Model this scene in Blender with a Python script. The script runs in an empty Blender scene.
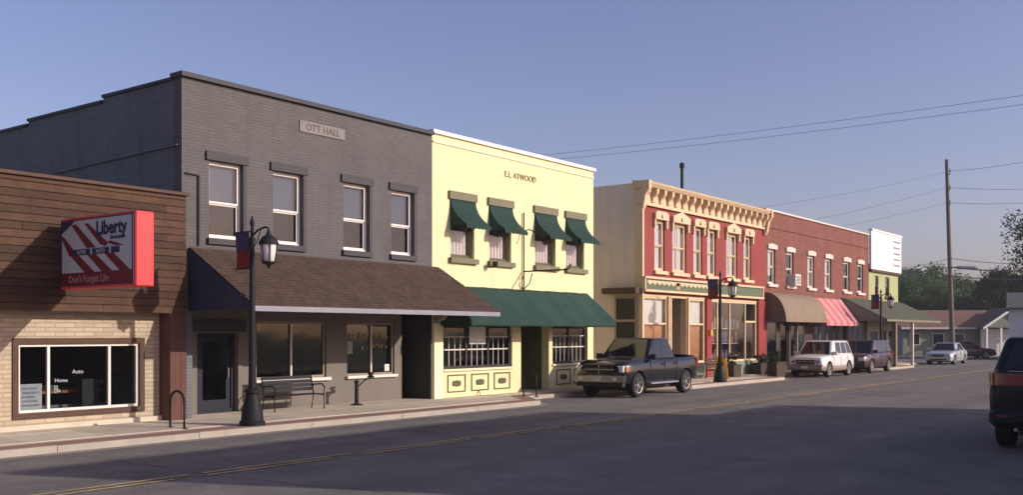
import bpy, bmesh, math, random
from mathutils import Vector, Matrix
random.seed(7)
R = math.radians
sc = bpy.context.scene
col = sc.collection

# ------------------------------------------------------------------ camera, sky, sun, exposure
TH = math.atan2(754, 1000)
cam = bpy.data.cameras.new("camera"); cam_o = bpy.data.objects.new("camera", cam); col.objects.link(cam_o)
cam_o.location = (0, 0, 2.0)
cam_o.rotation_euler = (R(90), 0, TH - R(90))
cam.sensor_width = 36; cam.lens = 35.2; cam.shift_y = 0.0836; cam.clip_end = 3000; cam.clip_start = 0.1
sc.camera = cam_o

TO_SUN = Vector((0.40, -1.0, 0.41)).normalized()
ELEV = math.asin(TO_SUN.z)
w = bpy.data.worlds.new("World"); sc.world = w; w.use_nodes = True
nt = w.node_tree; nt.nodes.clear()
sky = nt.nodes.new("ShaderNodeTexSky"); sky.sky_type = 'NISHITA'; sky.sun_disc = False
sky.sun_elevation = ELEV; sky.sun_rotation = math.atan2(TO_SUN.x, TO_SUN.y)
sky.altitude = 200; sky.air_density = 1.0; sky.dust_density = 2.4; sky.ozone_density = 1.4
bg = nt.nodes.new("ShaderNodeBackground"); bg.inputs[1].default_value = 0.130
ou = nt.nodes.new("ShaderNodeOutputWorld")
wb = nt.nodes.new("ShaderNodeVectorMath"); wb.operation = 'MULTIPLY'; wb.inputs[1].default_value = (1.12, 0.955, 1.16)   # the camera's white balance, even over the whole sky
nt.links.new(sky.outputs[0], wb.inputs[0]); nt.links.new(wb.outputs[0], bg.inputs[0]); nt.links.new(bg.outputs[0], ou.inputs[0])

sl = bpy.data.lights.new("sun", 'SUN'); sl.energy = 4.35; sl.angle = R(0.55); sl.color = (1.0, 0.905, 0.80)
so = bpy.data.objects.new("sun", sl); col.objects.link(so)
so.rotation_euler = TO_SUN.to_track_quat('Z', 'Y').to_euler(); so.location = (20, -40, 40)

sc.view_settings.view_transform = 'Standard'; sc.view_settings.look = 'None'
sc.view_settings.exposure = 0.0; sc.view_settings.gamma = 1.0; sc.view_settings.use_curve_mapping = False
sc.render.engine = 'CYCLES'
sc.cycles.max_bounces = 6; sc.cycles.transparent_max_bounces = 12

# ------------------------------------------------------------------ materials
MATS = {}
def mat(name, c, rough=0.8, var=0.12, scale=3.0, bump=0.0, bscale=40.0, metal=0.0, spec=0.3, brick=None, rnd=0.0, stain=0.0,
        c2=None, stripe=None, coat=0.0):
    """procedural material: base colour, large + fine noise variation, optional brick courses, bump"""
    if name in MATS: return MATS[name]
    m = bpy.data.materials.new(name); m.use_nodes = True; MATS[name] = m
    n = m.node_tree; b = n.nodes["Principled BSDF"]; L = n.links.new
    b.inputs["Roughness"].default_value = rough; b.inputs["Metallic"].default_value = metal
    b.inputs["Specular IOR Level"].default_value = spec
    b.inputs["Coat Weight"].default_value = coat; b.inputs["Coat Roughness"].default_value = 0.06
    tc = n.nodes.new("ShaderNodeTexCoord")
    base = n.nodes.new("ShaderNodeRGB"); base.outputs[0].default_value = (*c, 1)
    out = base.outputs[0]
    height = None
    if brick:
        bw, bh, mort, mcol, vary = brick
        sx = n.nodes.new("ShaderNodeSeparateXYZ"); L(tc.outputs["Object"], sx.inputs[0])
        ad = n.nodes.new("ShaderNodeMath"); ad.operation = 'ADD'; L(sx.outputs[0], ad.inputs[0]); L(sx.outputs[1], ad.inputs[1])
        cb = n.nodes.new("ShaderNodeCombineXYZ"); L(ad.outputs[0], cb.inputs[0]); L(sx.outputs[2], cb.inputs[1])
        bt = n.nodes.new("ShaderNodeTexBrick"); L(cb.outputs[0], bt.inputs[0])
        bt.inputs["Scale"].default_value = 1.0; bt.inputs["Brick Width"].default_value = bw
        bt.inputs["Row Height"].default_value = bh; bt.inputs["Mortar Size"].default_value = mort
        bt.inputs["Mortar Smooth"].default_value = 0.3; bt.inputs["Bias"].default_value = 0.0
        bt.inputs["Color1"].default_value = (*[min(1, x*(1+vary)) for x in c], 1)
        bt.inputs["Color2"].default_value = (*[x*(1-vary) for x in (c2 or c)], 1)
        bt.inputs["Mortar"].default_value = (*mcol, 1)
        out = bt.outputs[0]; height = bt.outputs["Fac"]
    elif c2:
        nz0 = n.nodes.new("ShaderNodeTexNoise"); nz0.inputs["Scale"].default_value = scale*2.3; nz0.inputs["Detail"].default_value = 5
        L(tc.outputs["Object"], nz0.inputs[0])
        mx0 = n.nodes.new("ShaderNodeMix"); mx0.data_type = 'RGBA'
        rp = n.nodes.new("ShaderNodeMapRange"); rp.inputs[1].default_value = 0.35; rp.inputs[2].default_value = 0.65
        L(nz0.outputs[0], rp.inputs[0]); L(rp.outputs[0], mx0.inputs[0])
        mx0.inputs[6].default_value = (*c, 1); mx0.inputs[7].default_value = (*c2, 1); out = mx0.outputs[2]
    nz = n.nodes.new("ShaderNodeTexNoise"); nz.inputs["Scale"].default_value = scale; nz.inputs["Detail"].default_value = 6
    nz.inputs["Roughness"].default_value = 0.65; L(tc.outputs["Object"], nz.inputs[0])
    mr = n.nodes.new("ShaderNodeMapRange"); mr.inputs[1].default_value = 0.25; mr.inputs[2].default_value = 0.75
    mr.inputs[3].default_value = 1 - var; mr.inputs[4].default_value = 1 + var; L(nz.outputs[0], mr.inputs[0])
    fac = mr.outputs[0]
    if rnd:
        oi = n.nodes.new("ShaderNodeObjectInfo"); mr2 = n.nodes.new("ShaderNodeMapRange")
        mr2.inputs[3].default_value = 1 - rnd; mr2.inputs[4].default_value = 1 + rnd; L(oi.outputs["Random"], mr2.inputs[0])
        mu = n.nodes.new("ShaderNodeMath"); mu.operation = 'MULTIPLY'; L(fac, mu.inputs[0]); L(mr2.outputs[0], mu.inputs[1]); fac = mu.outputs[0]
    if stain:
        mp = n.nodes.new("ShaderNodeMapping"); mp.inputs["Scale"].default_value = (2.2, 2.2, 0.25); L(tc.outputs["Object"], mp.inputs[0])
        n3 = n.nodes.new("ShaderNodeTexNoise"); n3.inputs["Scale"].default_value = 1.6; n3.inputs["Detail"].default_value = 5; L(mp.outputs[0], n3.inputs[0])
        m3 = n.nodes.new("ShaderNodeMapRange"); m3.inputs[1].default_value = 0.5; m3.inputs[2].default_value = 0.8
        m3.inputs[3].default_value = 1; m3.inputs[4].default_value = 1 - stain; L(n3.outputs[0], m3.inputs[0])
        mu = n.nodes.new("ShaderNodeMath"); mu.operation = 'MULTIPLY'; L(fac, mu.inputs[0]); L(m3.outputs[0], mu.inputs[1]); fac = mu.outputs[0]
    vm = n.nodes.new("ShaderNodeVectorMath"); vm.operation = 'SCALE'; L(out, vm.inputs[0]); L(fac, vm.inputs["Scale"])
    L(vm.outputs[0], b.inputs["Base Color"])
    if bump or height is not None:
        bp = n.nodes.new("ShaderNodeBump"); bp.inputs["Strength"].default_value = bump or 0.4; bp.inputs["Distance"].default_value = 0.02
        if height is not None:
            bp.invert = True; L(height, bp.inputs["Height"])
        else:
            nb = n.nodes.new("ShaderNodeTexNoise"); nb.inputs["Scale"].default_value = bscale; nb.inputs["Detail"].default_value = 4
            L(tc.outputs["Object"], nb.inputs[0]); L(nb.outputs[0], bp.inputs["Height"])
        L(bp.outputs[0], b.inputs["Normal"])
    return m

def glass_mat(name, tint=(0.45, 0.48, 0.5), gloss=0.05):
    m = bpy.data.materials.new(name); m.use_nodes = True; MATS[name] = m
    n = m.node_tree; n.nodes.clear(); L = n.links.new
    o = n.nodes.new("ShaderNodeOutputMaterial"); mx = n.nodes.new("ShaderNodeMixShader")
    t = n.nodes.new("ShaderNodeBsdfTransparent"); t.inputs[0].default_value = (*tint, 1)
    g = n.nodes.new("ShaderNodeBsdfGlossy"); g.inputs["Roughness"].default_value = gloss; g.inputs[0].default_value = (.9, .9, .9, 1)
    tc = n.nodes.new("ShaderNodeTexCoord"); nz = n.nodes.new("ShaderNodeTexNoise"); nz.inputs["Scale"].default_value = 1.3
    bp = n.nodes.new("ShaderNodeBump"); bp.inputs["Strength"].default_value = 0.06; bp.inputs["Distance"].default_value = 0.05
    L(tc.outputs["Object"], nz.inputs[0]); L(nz.outputs[0], bp.inputs["Height"]); L(bp.outputs[0], g.inputs["Normal"])
    lw = n.nodes.new("ShaderNodeLayerWeight"); lw.inputs[0].default_value = 0.5
    pw = n.nodes.new("ShaderNodeMath"); pw.operation = 'POWER'; pw.inputs[1].default_value = 3.5; L(lw.outputs["Facing"], pw.inputs[0])
    f = n.nodes.new("ShaderNodeMapRange"); f.inputs[3].default_value = 0.032; f.inputs[4].default_value = 0.9; L(pw.outputs[0], f.inputs[0])
    L(f.outputs[0], mx.inputs[0]); L(t.outputs[0], mx.inputs[1]); L(g.outputs[0], mx.inputs[2]); L(mx.outputs[0], o.inputs[0])
    return m

M = MATS
glass_mat('glass', (0.78, 0.80, 0.82)); glass_mat('dark_glass', (0.42, 0.43, 0.45)); glass_mat('clear_glass', (0.93, 0.94, 0.95))
mat('asphalt', (0.172, 0.157, 0.142), 0.9, 0.16, 0.5, 0.45, 60, c2=(0.140, 0.127, 0.117))
def wear_tracks(m):
    """long streaks along the lanes and fine aggregate speckle on the asphalt"""
    n = m.node_tree; L = n.links.new; b = n.nodes["Principled BSDF"]; src = b.inputs["Base Color"].links[0].from_socket
    tc = n.nodes.new("ShaderNodeTexCoord"); mp = n.nodes.new("ShaderNodeMapping"); mp.inputs["Scale"].default_value = (0.035, 0.9, 1); L(tc.outputs["Object"], mp.inputs[0])
    nz = n.nodes.new("ShaderNodeTexNoise"); nz.inputs["Scale"].default_value = 1.0; nz.inputs["Detail"].default_value = 6; L(mp.outputs[0], nz.inputs[0])
    mr = n.nodes.new("ShaderNodeMapRange"); mr.inputs[1].default_value = .3; mr.inputs[2].default_value = .7; mr.inputs[3].default_value = .80; mr.inputs[4].default_value = 1.16; L(nz.outputs[0], mr.inputs[0])
    n2 = n.nodes.new("ShaderNodeTexNoise"); n2.inputs["Scale"].default_value = 22; n2.inputs["Detail"].default_value = 3; L(tc.outputs["Object"], n2.inputs[0])
    m2 = n.nodes.new("ShaderNodeMapRange"); m2.inputs[1].default_value = .35; m2.inputs[2].default_value = .65; m2.inputs[3].default_value = .88; m2.inputs[4].default_value = 1.12; L(n2.outputs[0], m2.inputs[0])
    mu = n.nodes.new("ShaderNodeMath"); mu.operation = 'MULTIPLY'; L(mr.outputs[0], mu.inputs[0]); L(m2.outputs[0], mu.inputs[1])
    vm = n.nodes.new("ShaderNodeVectorMath"); vm.operation = 'SCALE'; L(src, vm.inputs[0]); L(mu.outputs[0], vm.inputs["Scale"]); L(vm.outputs[0], b.inputs["Base Color"])
wear_tracks(MATS['asphalt'])
mat('slab_concrete', (0.55, 0.48, 0.375), 0.9, 0.14, 1.6, 0.2, 50, rnd=0.10, c2=(0.49, 0.425, 0.33))
mat('patch_asphalt', (0.125, 0.115, 0.107), 0.9, 0.2, 1.0, 0.45, 60)
mat('concrete', (0.56, 0.49, 0.38), 0.9, 0.14, 1.2, 0.2, 50, c2=(0.50, 0.435, 0.335))
mat('kerb_concrete', (0.37, 0.325, 0.27), 0.9, 0.16, 1.5, 0.2, 50)
mat('paver', (0.30, 0.165, 0.125), 0.9, 0.2, 2.0, 0.4, brick=None)
mat('line_paint', (0.62, 0.45, 0.19), 0.8, 0.3, 2.0, c2=(0.36, 0.28, 0.16))
mat('white_paint', (0.6, 0.58, 0.52), 0.8, 0.25, 2.0)
mat('grass', (0.07, 0.09, 0.03), 0.95, 0.3, 0.8, 0.5, 20)
mat('blind_sky_tint', (0.13, 0.155, 0.205), 0.9, 0.06, 2)  # blind coloured blue-grey to paint in the sky reflected by the panes
mat('grey_brick', (0.108, 0.101, 0.100), 0.85, 0.14, 0.7, 0.5, brick=(0.215, 0.075, 0.012, (0.092, 0.086, 0.085), 0.07), stain=0.12)
mat('grey_stucco', (0.175, 0.150, 0.132), 0.85, 0.10, 0.9, 0.15, 60, stain=0.15)
mat('slate_side', (0.150, 0.152, 0.160), 0.85, 0.14, 0.5, 0.4, brick=(0.215, 0.075, 0.010, (0.11, 0.112, 0.12), 0.08), stain=0.2)
mat('grey_trim', (0.052, 0.049, 0.055), 0.7, 0.1, 3)
mat('dark_coping', (0.035, 0.038, 0.05), 0.6, 0.15, 3)
mat('yellow_paint', (0.74, 0.675, 0.39), 0.75, 0.05, 0.8, 0.35, brick=(0.215, 0.075, 0.008, (0.66, 0.595, 0.33), 0.035), stain=0.13)
mat('yellow_trim', (0.80, 0.74, 0.48), 0.65, 0.05, 2)
mat('cream_trim', (0.60, 0.45, 0.29), 0.65, 0.10, 3)
mat('cream_side', (0.60, 0.52, 0.44), 0.85, 0.10, 0.6, 0.1, 40, stain=0.2)
mat('red_paint', (0.25, 0.044, 0.040), 0.75, 0.10, 0.8, 0.35, brick=(0.215, 0.075, 0.009, (0.21, 0.046, 0.040), 0.07), stain=0.10)
mat('red_trim', (0.24, 0.032, 0.032), 0.6, 0.1, 3)
mat('red_brick', (0.20, 0.060, 0.050), 0.9, 0.14, 0.8, 0.5, brick=(0.215, 0.075, 0.012, (0.20, 0.11, 0.085), 0.16), c2=(0.175, 0.056, 0.043), stain=0.15)
mat('tan_brick', (0.46, 0.37, 0.265), 0.9, 0.10, 1.0, 0.6, brick=(0.42, 0.092, 0.012, (0.34, 0.27, 0.195), 0.08), c2=(0.42, 0.335, 0.24))
mat('plank_wood', (0.066, 0.033, 0.018), 0.8, 0.3, 3.5, 0.25, 30, rnd=0.28)
mat('brown_wood', (0.085, 0.047, 0.032), 0.75, 0.2, 4)
mat('redwood', (0.11, 0.047, 0.035), 0.75, 0.2, 3)
mat('orange_wood', (0.42, 0.18, 0.065), 0.6, 0.16, 3)
mat('white_frame', (0.70, 0.65, 0.60), 0.5, 0.06, 3)
mat('old_white', (0.56, 0.50, 0.45), 0.7, 0.12, 4)
mat('tan_frame', (0.30, 0.24, 0.18), 0.6, 0.1, 4)
mat('black_metal', (0.014, 0.014, 0.017), 0.6, 0.2, 6, spec=0.2)
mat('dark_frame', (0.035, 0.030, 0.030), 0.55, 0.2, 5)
mat('navy', (0.009, 0.011, 0.022), 0.6, 0.15, 4)
mat('navy_panel', (0.030, 0.042, 0.085), 0.65, 0.15, 3)
mat('shingle_brown', (0.078, 0.049, 0.038), 0.95, 0.35, 2.2, 0.3, 80, stain=0.25)
mat('shingle_green', (0.085, 0.092, 0.066), 0.95, 0.22, 5, 0.3, 80)
mat('shingle_house', (0.17, 0.098, 0.078), 0.95, 0.22, 3, 0.3, 80)
mat('fascia_grey', (0.25, 0.25, 0.28), 0.6, 0.1, 3)
mat('awning_green', (0.017, 0.049, 0.040), 0.85, 0.22, 1.2, 0.15, 200, stain=0.25)
mat('awning_window_green', (0.010, 0.036, 0.029), 0.8, 0.16, 3.0, 0.1, 200)
mat('awning_tan', (0.215, 0.163, 0.115), 0.8, 0.10, 2.0)
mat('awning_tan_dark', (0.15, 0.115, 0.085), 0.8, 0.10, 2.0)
mat('awning_red', (0.44, 0.135, 0.145), 0.8, 0.10, 2.0)
mat('awning_pink', (0.50, 0.25, 0.24), 0.8, 0.10, 2.0)
mat('olive_trim', (0.10, 0.095, 0.05), 0.7, 0.12, 3)
mat('olive_stone', (0.175, 0.165, 0.105), 0.8, 0.12, 3)
mat('sign_green', (0.10, 0.13, 0.075), 0.7, 0.14, 2)
mat('pale_green', (0.34, 0.37, 0.19), 0.8, 0.10, 1.5, stain=0.1)
mat('green_panel', (0.17, 0.20, 0.145), 0.7, 0.16, 2)
mat('bill_white', (0.80, 0.77, 0.72), 0.6, 0.05, 1.5, stain=0.08)
mat('shade_white', (0.66, 0.63, 0.58), 0.9, 0.06, 2)
mat('blind_grey', (0.235, 0.235, 0.255), 0.9, 0.06, 2)
mat('curtain_pink', (0.60, 0.50, 0.47), 0.95, 0.10, 6)
mat('interior', (0.125, 0.13, 0.14), 0.95, 0.15, 1)
mat('roofing', (0.10, 0.10, 0.10), 0.95, 0.15, 1)
mat('sign_red', (0.62, 0.045, 0.05), 0.45, 0.06, 3)
mat('sign_darkred', (0.15, 0.014, 0.024), 0.5, 0.06, 3)
mat('sign_white', (0.46, 0.46, 0.50), 0.5, 0.04, 3)
mat('sign_pink', (0.42, 0.22, 0.24), 0.5, 0.05, 3)
mat('sign_navy', (0.02, 0.022, 0.085), 0.5, 0.05, 3)
mat('lamp_glass', (0.66, 0.65, 0.63), 0.25, 0.05, 5, spec=0.5)
mat('banner_red', (0.22, 0.035, 0.045), 0.85, 0.25, 4)
mat('banner_blue', (0.06, 0.06, 0.14), 0.85, 0.25, 4)
mat('pole_wood', (0.15, 0.115, 0.10), 0.9, 0.2, 3, 0.3, 20)
mat('wire', (0.15, 0.15, 0.18), 0.7, 0.05, 3)
mat('stone_plaque', (0.20, 0.182, 0.172), 0.8, 0.08, 4)
mat('plaque_ink', (0.09, 0.075, 0.07), 0.8, 0.1, 5)
mat('yellow_ink', (0.28, 0.25, 0.13), 0.8, 0.1, 5)
mat('gold_ink', (0.40, 0.28, 0.12), 0.6, 0.1, 5)
mat('paper', (0.62, 0.62, 0.58), 0.8, 0.2, 6)
mat('paper_print', (0.30, 0.34, 0.36), 0.8, 0.35, 9)
mat('white_ink', (0.42, 0.42, 0.46), 0.6, 0.05, 5)
mat('tyre', (0.018, 0.018, 0.019), 0.85, 0.15, 10)
mat('chrome', (0.62, 0.62, 0.63), 0.18, 0.05, 5, metal=1.0)
mat('alloy', (0.55, 0.55, 0.57), 0.32, 0.08, 5, metal=0.85)
mat('car_glass', (0.012, 0.013, 0.016), 0.04, 0.1, 3, spec=0.6)
mat('car_black_plastic', (0.025, 0.025, 0.027), 0.6, 0.15, 6)
mat('headlight', (0.62, 0.63, 0.66), 0.12, 0.1, 12, spec=0.8)
mat('taillight', (0.22, 0.006, 0.012), 0.12, 0.15, 10, spec=0.7, coat=0.6)
mat('amber', (0.6, 0.2, 0.03), 0.2, 0.1, 10)
mat('paint_black', (0.006, 0.007, 0.012), 0.22, 0.15, 1.5, spec=0.3, coat=0.6)
mat('dark_chrome', (0.16, 0.16, 0.18), 0.25, 0.1, 5, metal=1.0)
mat('paint_navy', (0.007, 0.008, 0.012), 0.4, 0.15, 1.5, spec=0.2, coat=0.25)
mat('paint_white', (0.64, 0.62, 0.60), 0.35, 0.06, 1.5, spec=0.5, coat=0.5)
mat('paint_tan', (0.24, 0.18, 0.155), 0.45, 0.08, 1.5, spec=0.5)
mat('paint_maroon', (0.040, 0.013, 0.024), 0.3, 0.10, 1.5, spec=0.5, coat=0.6)
mat('paint_darkred', (0.12, 0.014, 0.018), 0.3, 0.10, 1.5, spec=0.5, coat=0.6)
mat('paint_silver', (0.50, 0.52, 0.54), 0.32, 0.06, 1.5, metal=0.45, coat=0.6)
mat('house_white', (0.60, 0.60, 0.60), 0.8, 0.06, 1, stain=0.1)
mat('house_green', (0.20, 0.22, 0.18), 0.8, 0.10, 1)
mat('bark', (0.075, 0.055, 0.04), 0.95, 0.25, 6, 0.5, 20)
mat('hydrant_yellow', (0.62, 0.36, 0.05), 0.5, 0.10, 5)
mat('dark_wood', (0.05, 0.033, 0.026), 0.8, 0.2, 6)
mat('ac_white', (0.60, 0.58, 0.55), 0.6, 0.06, 5)

def leaf_mat(name, c1, c2):
    m = bpy.data.materials.new(name); m.use_nodes = True; MATS[name] = m
    n = m.node_tree; b = n.nodes["Principled BSDF"]; L = n.links.new
    b.inputs["Roughness"].default_value = 0.7; b.inputs["Specular IOR Level"].default_value = 0.15
    tc = n.nodes.new("ShaderNodeTexCoord"); nz = n.nodes.new("ShaderNodeTexNoise"); nz.inputs["Scale"].default_value = 0.9; nz.inputs["Detail"].default_value = 4
    L(tc.outputs["Object"], nz.inputs[0])
    rp = n.nodes.new("ShaderNodeValToRGB"); rp.color_ramp.elements[0].position = .35; rp.color_ramp.elements[1].position = .68
    rp.color_ramp.elements[0].color = (*c1, 1); rp.color_ramp.elements[1].color = (*c2, 1)
    L(nz.outputs[0], rp.inputs[0]); L(rp.outputs[0], b.inputs["Base Color"])
    tl = n.nodes.new("ShaderNodeBsdfTranslucent"); L(rp.outputs[0], tl.inputs[0]); ms = n.nodes.new("ShaderNodeMixShader"); ms.inputs[0].default_value = 0.35
    L(b.outputs[0], ms.inputs[1]); L(tl.outputs[0], ms.inputs[2]); L(ms.outputs[0], n.nodes["Material Output"].inputs[0])
    return m
leaf_mat('leaf_far', (0.065, 0.110, 0.046), (0.115, 0.165, 0.072))
leaf_mat('leaf_dark', (0.028, 0.050, 0.025), (0.060, 0.088, 0.040))
leaf_mat('leaf_shrub', (0.022, 0.045, 0.016), (0.07, 0.10, 0.035))

# ------------------------------------------------------------------ mesh helpers
ORG = {}
class MB:
    def __init__(self): self.v = []; self.f = []
    def quad(self, *p):
        i = len(self.v); self.v += [tuple(q) for q in p]; self.f.append(tuple(range(i, i + len(p)))); return self
    def box(self, x0, x1, y0, y1, z0, z1):
        i = len(self.v)
        self.v += [(x0,y0,z0),(x1,y0,z0),(x1,y1,z0),(x0,y1,z0),(x0,y0,z1),(x1,y0,z1),(x1,y1,z1),(x0,y1,z1)]
        self.f += [tuple(i+k for k in q) for q in ((0,3,2,1),(4,5,6,7),(0,1,5,4),(1,2,6,5),(2,3,7,6),(3,0,4,7))]; return self
    def prism(self, poly, axis, a, b):
        """extrude a 2D polygon along an axis: axis 'x': poly is (y,z); 'y': (x,z); 'z': (x,y)"""
        def P(p, t): return (t, p[0], p[1]) if axis == 'x' else ((p[0], t, p[1]) if axis == 'y' else (p[0], p[1], t))
        n = len(poly); i = len(self.v)
        self.v += [P(p, a) for p in poly] + [P(p, b) for p in poly]
        self.f.append(tuple(range(i, i+n))); self.f.append(tuple(range(i+2*n-1, i+n-1, -1)))
        for k in range(n): self.f.append((i+k, i+n+k, i+n+(k+1) % n, i+(k+1) % n))
        return self
    def sheet(self, line, axis, a, b, t):
        """a thick sheet: open 2D polyline swept along an axis"""
        m = []
        n = len(line)
        for k in range(n):
            p0 = line[max(k-1, 0)]; p1 = line[min(k+1, n-1)]
            d = Vector((p1[0]-p0[0], p1[1]-p0[1])).normalized(); m.append((line[k][0]-d.y*t, line[k][1]+d.x*t))
        for k in range(n-1):
            self.prism([line[k], line[k+1], m[k+1], m[k]], axis, a, b)
        return self
    def tube(self, pts, r, seg=8, closed=False, cap=True):
        pts = [Vector(p) for p in pts]; n = len(pts); i = len(self.v)
        rr = r if isinstance(r, (list, tuple)) else [r]*n
        up = Vector((0, 0, 1))
        for k, p in enumerate(pts):
            d = (pts[min(k+1, n-1)] - pts[max(k-1, 0)]).normalized()
            a = d.cross(up)
            if a.length < 1e-3: a = d.cross(Vector((1, 0, 0)))
            a.normalize(); b = d.cross(a)
            for s in range(seg):
                t = 2*math.pi*s/seg; self.v.append(tuple(p + (a*math.cos(t) + b*math.sin(t))*rr[k]))
        for k in range(n-1):
            for s in range(seg):
                self.f.append((i+k*seg+s, i+k*seg+(s+1) % seg, i+(k+1)*seg+(s+1) % seg, i+(k+1)*seg+s))
        if cap:
            self.f.append(tuple(range(i+seg-1, i-1, -1))); self.f.append(tuple(range(i+(n-1)*seg, i+n*seg)))
        return self
    def lathe(self, prof, c=(0, 0, 0), axis='z', seg=16):
        i = len(self.v); n = len(prof)
        for (r, h) in prof:
            for s in range(seg):
                t = 2*math.pi*s/seg; a, b = r*math.cos(t), r*math.sin(t)
                p = (a, b, h) if axis == 'z' else ((a, h, b) if axis == 'y' else (h, a, b))
                self.v.append((c[0]+p[0], c[1]+p[1], c[2]+p[2]))
        for k in range(n-1):
            for s in range(seg):
                self.f.append((i+k*seg+s, i+k*seg+(s+1) % seg, i+(k+1)*seg+(s+1) % seg, i+(k+1)*seg+s))
        self.f.append(tuple(range(i+seg-1, i-1, -1))); self.f.append(tuple(range(i+(n-1)*seg, i+n*seg)))
        return self
    def build(self, name, m, parent=None, smooth=False, fix=True, bevel=0):
        o = (0, 0, 0)
        if parent is not None: o = ORG.get(parent.name, (0, 0, 0))
        me = bpy.data.meshes.new(name)
        me.from_pydata([(a-o[0], b-o[1], c-o[2]) for a, b, c in self.v], [], self.f)
        if fix:
            bm = bmesh.new(); bm.from_mesh(me); bmesh.ops.recalc_face_normals(bm, faces=bm.faces)
            if bevel: bmesh.ops.bevel(bm, geom=list(bm.edges), offset=bevel, segments=1, affect='EDGES', profile=.5) if bevel < .08 else bmesh.ops.bevel(bm, geom=list(bm.edges), offset=bevel, segments=4, affect='EDGES', profile=.5)
            bm.to_mesh(me); bm.free()
        if smooth:
            me.shade_smooth(); me.set_sharp_from_angle(angle=R(38))
        me.materials.append(MATS[m] if isinstance(m, str) else m)
        ob = bpy.data.objects.new(name, me); col.objects.link(ob)
        if parent is not None: ob.parent = parent; ORG[ob.name] = o
        return ob

def tag(o, label=None, cat=None, group=None, kind=None):
    if label: o['label'] = label
    if cat: o['category'] = cat
    if group: o['group'] = group
    if kind: o['kind'] = kind
    return o
def thing(name, label, cat, loc=(0, 0, 0), group=None):
    e = bpy.data.objects.new(name, None); col.objects.link(e); e.location = loc; e.empty_display_size = 0.3
    ORG[e.name] = tuple(loc); return tag(e, label, cat, group)
def copy_tree(o, parent=None):
    c = o.copy(); col.objects.link(c); c.parent = parent
    for ch in list(o.children): copy_tree(ch, c)
    return c
def text(name, s, m, parent, loc, size, depth=0.012, face='front', align='CENTER', sx=1.0, bold=0.0):
    """flat lettering as a mesh. face 'front': on a wall facing -Y; 'left': on a face looking towards -X"""
    cu = bpy.data.curves.new(name, 'FONT'); cu.body = s; cu.size = size; cu.extrude = depth/2; cu.align_x = align; cu.align_y = 'CENTER'; cu.offset = bold
    cu.resolution_u = 2
    t = bpy.data.objects.new(name, cu); me = bpy.data.meshes.new_from_object(t); bpy.data.objects.remove(t)
    o = ORG.get(parent.name, (0, 0, 0))
    mat4 = Matrix.Translation(Vector(loc) - Vector(o))
    if face == 'front': mat4 = mat4 @ Matrix.Rotation(R(90), 4, 'X')
    elif face == 'left': mat4 = mat4 @ Matrix.Rotation(R(-90), 4, 'Z') @ Matrix.Rotation(R(90), 4, 'X')
    mat4 = mat4 @ Matrix.Diagonal((sx, 1, 1, 1))
    me.transform(mat4); me.materials.clear(); me.materials.append(MATS[m])
    ob = bpy.data.objects.new(name, me); col.objects.link(ob); ob.parent = parent; ORG[ob.name] = o
    return ob

def wall_front(x0, x1, z0, z1, Y, th, holes):
    """a wall facing -Y with real openings (holes: x0,x1,z0,z1)"""
    xs = sorted({x0, x1, *[h[0] for h in holes], *[h[1] for h in holes]}); zs = sorted({z0, z1, *[h[2] for h in holes], *[h[3] for h in holes]})
    m = MB()
    def inh(a, b): return any(h[0] < a < h[1] and h[2] < b < h[3] for h in holes)
    nx, nz = len(xs)-1, len(zs)-1
    solid = [[not inh((xs[i]+xs[i+1])/2, (zs[j]+zs[j+1])/2) for j in range(nz)] for i in range(nx)]
    S = lambda i, j: 0 <= i < nx and 0 <= j < nz and solid[i][j]
    for i in range(nx):
        for j in range(nz):
            if not solid[i][j]: continue
            a, b, c, d = xs[i], xs[i+1], zs[j], zs[j+1]; Q = Y + th
            m.quad((a, Y, c), (b, Y, c), (b, Y, d), (a, Y, d)); m.quad((b, Q, c), (a, Q, c), (a, Q, d), (b, Q, d))
            if not S(i-1, j): m.quad((a, Q, c), (a, Y, c), (a, Y, d), (a, Q, d))
            if not S(i+1, j): m.quad((b, Y, c), (b, Q, c), (b, Q, d), (b, Y, d))
            if not S(i, j-1): m.quad((a, Q, c), (b, Q, c), (b, Y, c), (a, Y, c))
            if not S(i, j+1): m.quad((a, Y, d), (b, Y, d), (b, Q, d), (a, Q, d))
    return m
def frame(m, x0, x1, z0, z1, y0, y1, t, tb=None):
    tb = tb or t
    m.box(x0, x0+t, y0, y1, z0, z1); m.box(x1-t, x1, y0, y1, z0, z1)
    m.box(x0+t, x1-t, y0, y1, z1-t, z1); m.box(x0+t, x1-t, y0, y1, z0, z0+tb); return m
def shell(root, x0, x1, y0, y1, h, m, roofz=None, floorz=0.02, mid=None, left=True, right=True):
    """side walls, back wall, roof and floors of a building behind its front wall"""
    t = 0.28; roofz = roofz or h - 0.6
    if left: MB().box(x0, x0+t, y0, y1, -0.05, h).build('side_wall', m, root)
    if right: MB().box(x1-t, x1, y0, y1, -0.05, h).build('side_wall', m, root)
    MB().box(x0+t, x1-t, y1-t, y1, -0.05, h).build('back_wall', m, root)
    MB().box(x0+t, x1-t, y0, y1-t, roofz-0.2, roofz).build('roof', 'roofing', root)
    q = MB().box(x0+t, x1-t, y0, y1-t, floorz-0.05, floorz)
    if mid: q.box(x0+t, x1-t, y0, y1-t, mid-0.25, mid)
    q.build('floor', 'interior', root)
    MB().box(x0+t, x1-t, y0+3.5, y0+3.6, floorz, roofz-.2).build('inner_wall', 'interior', root)

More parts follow.
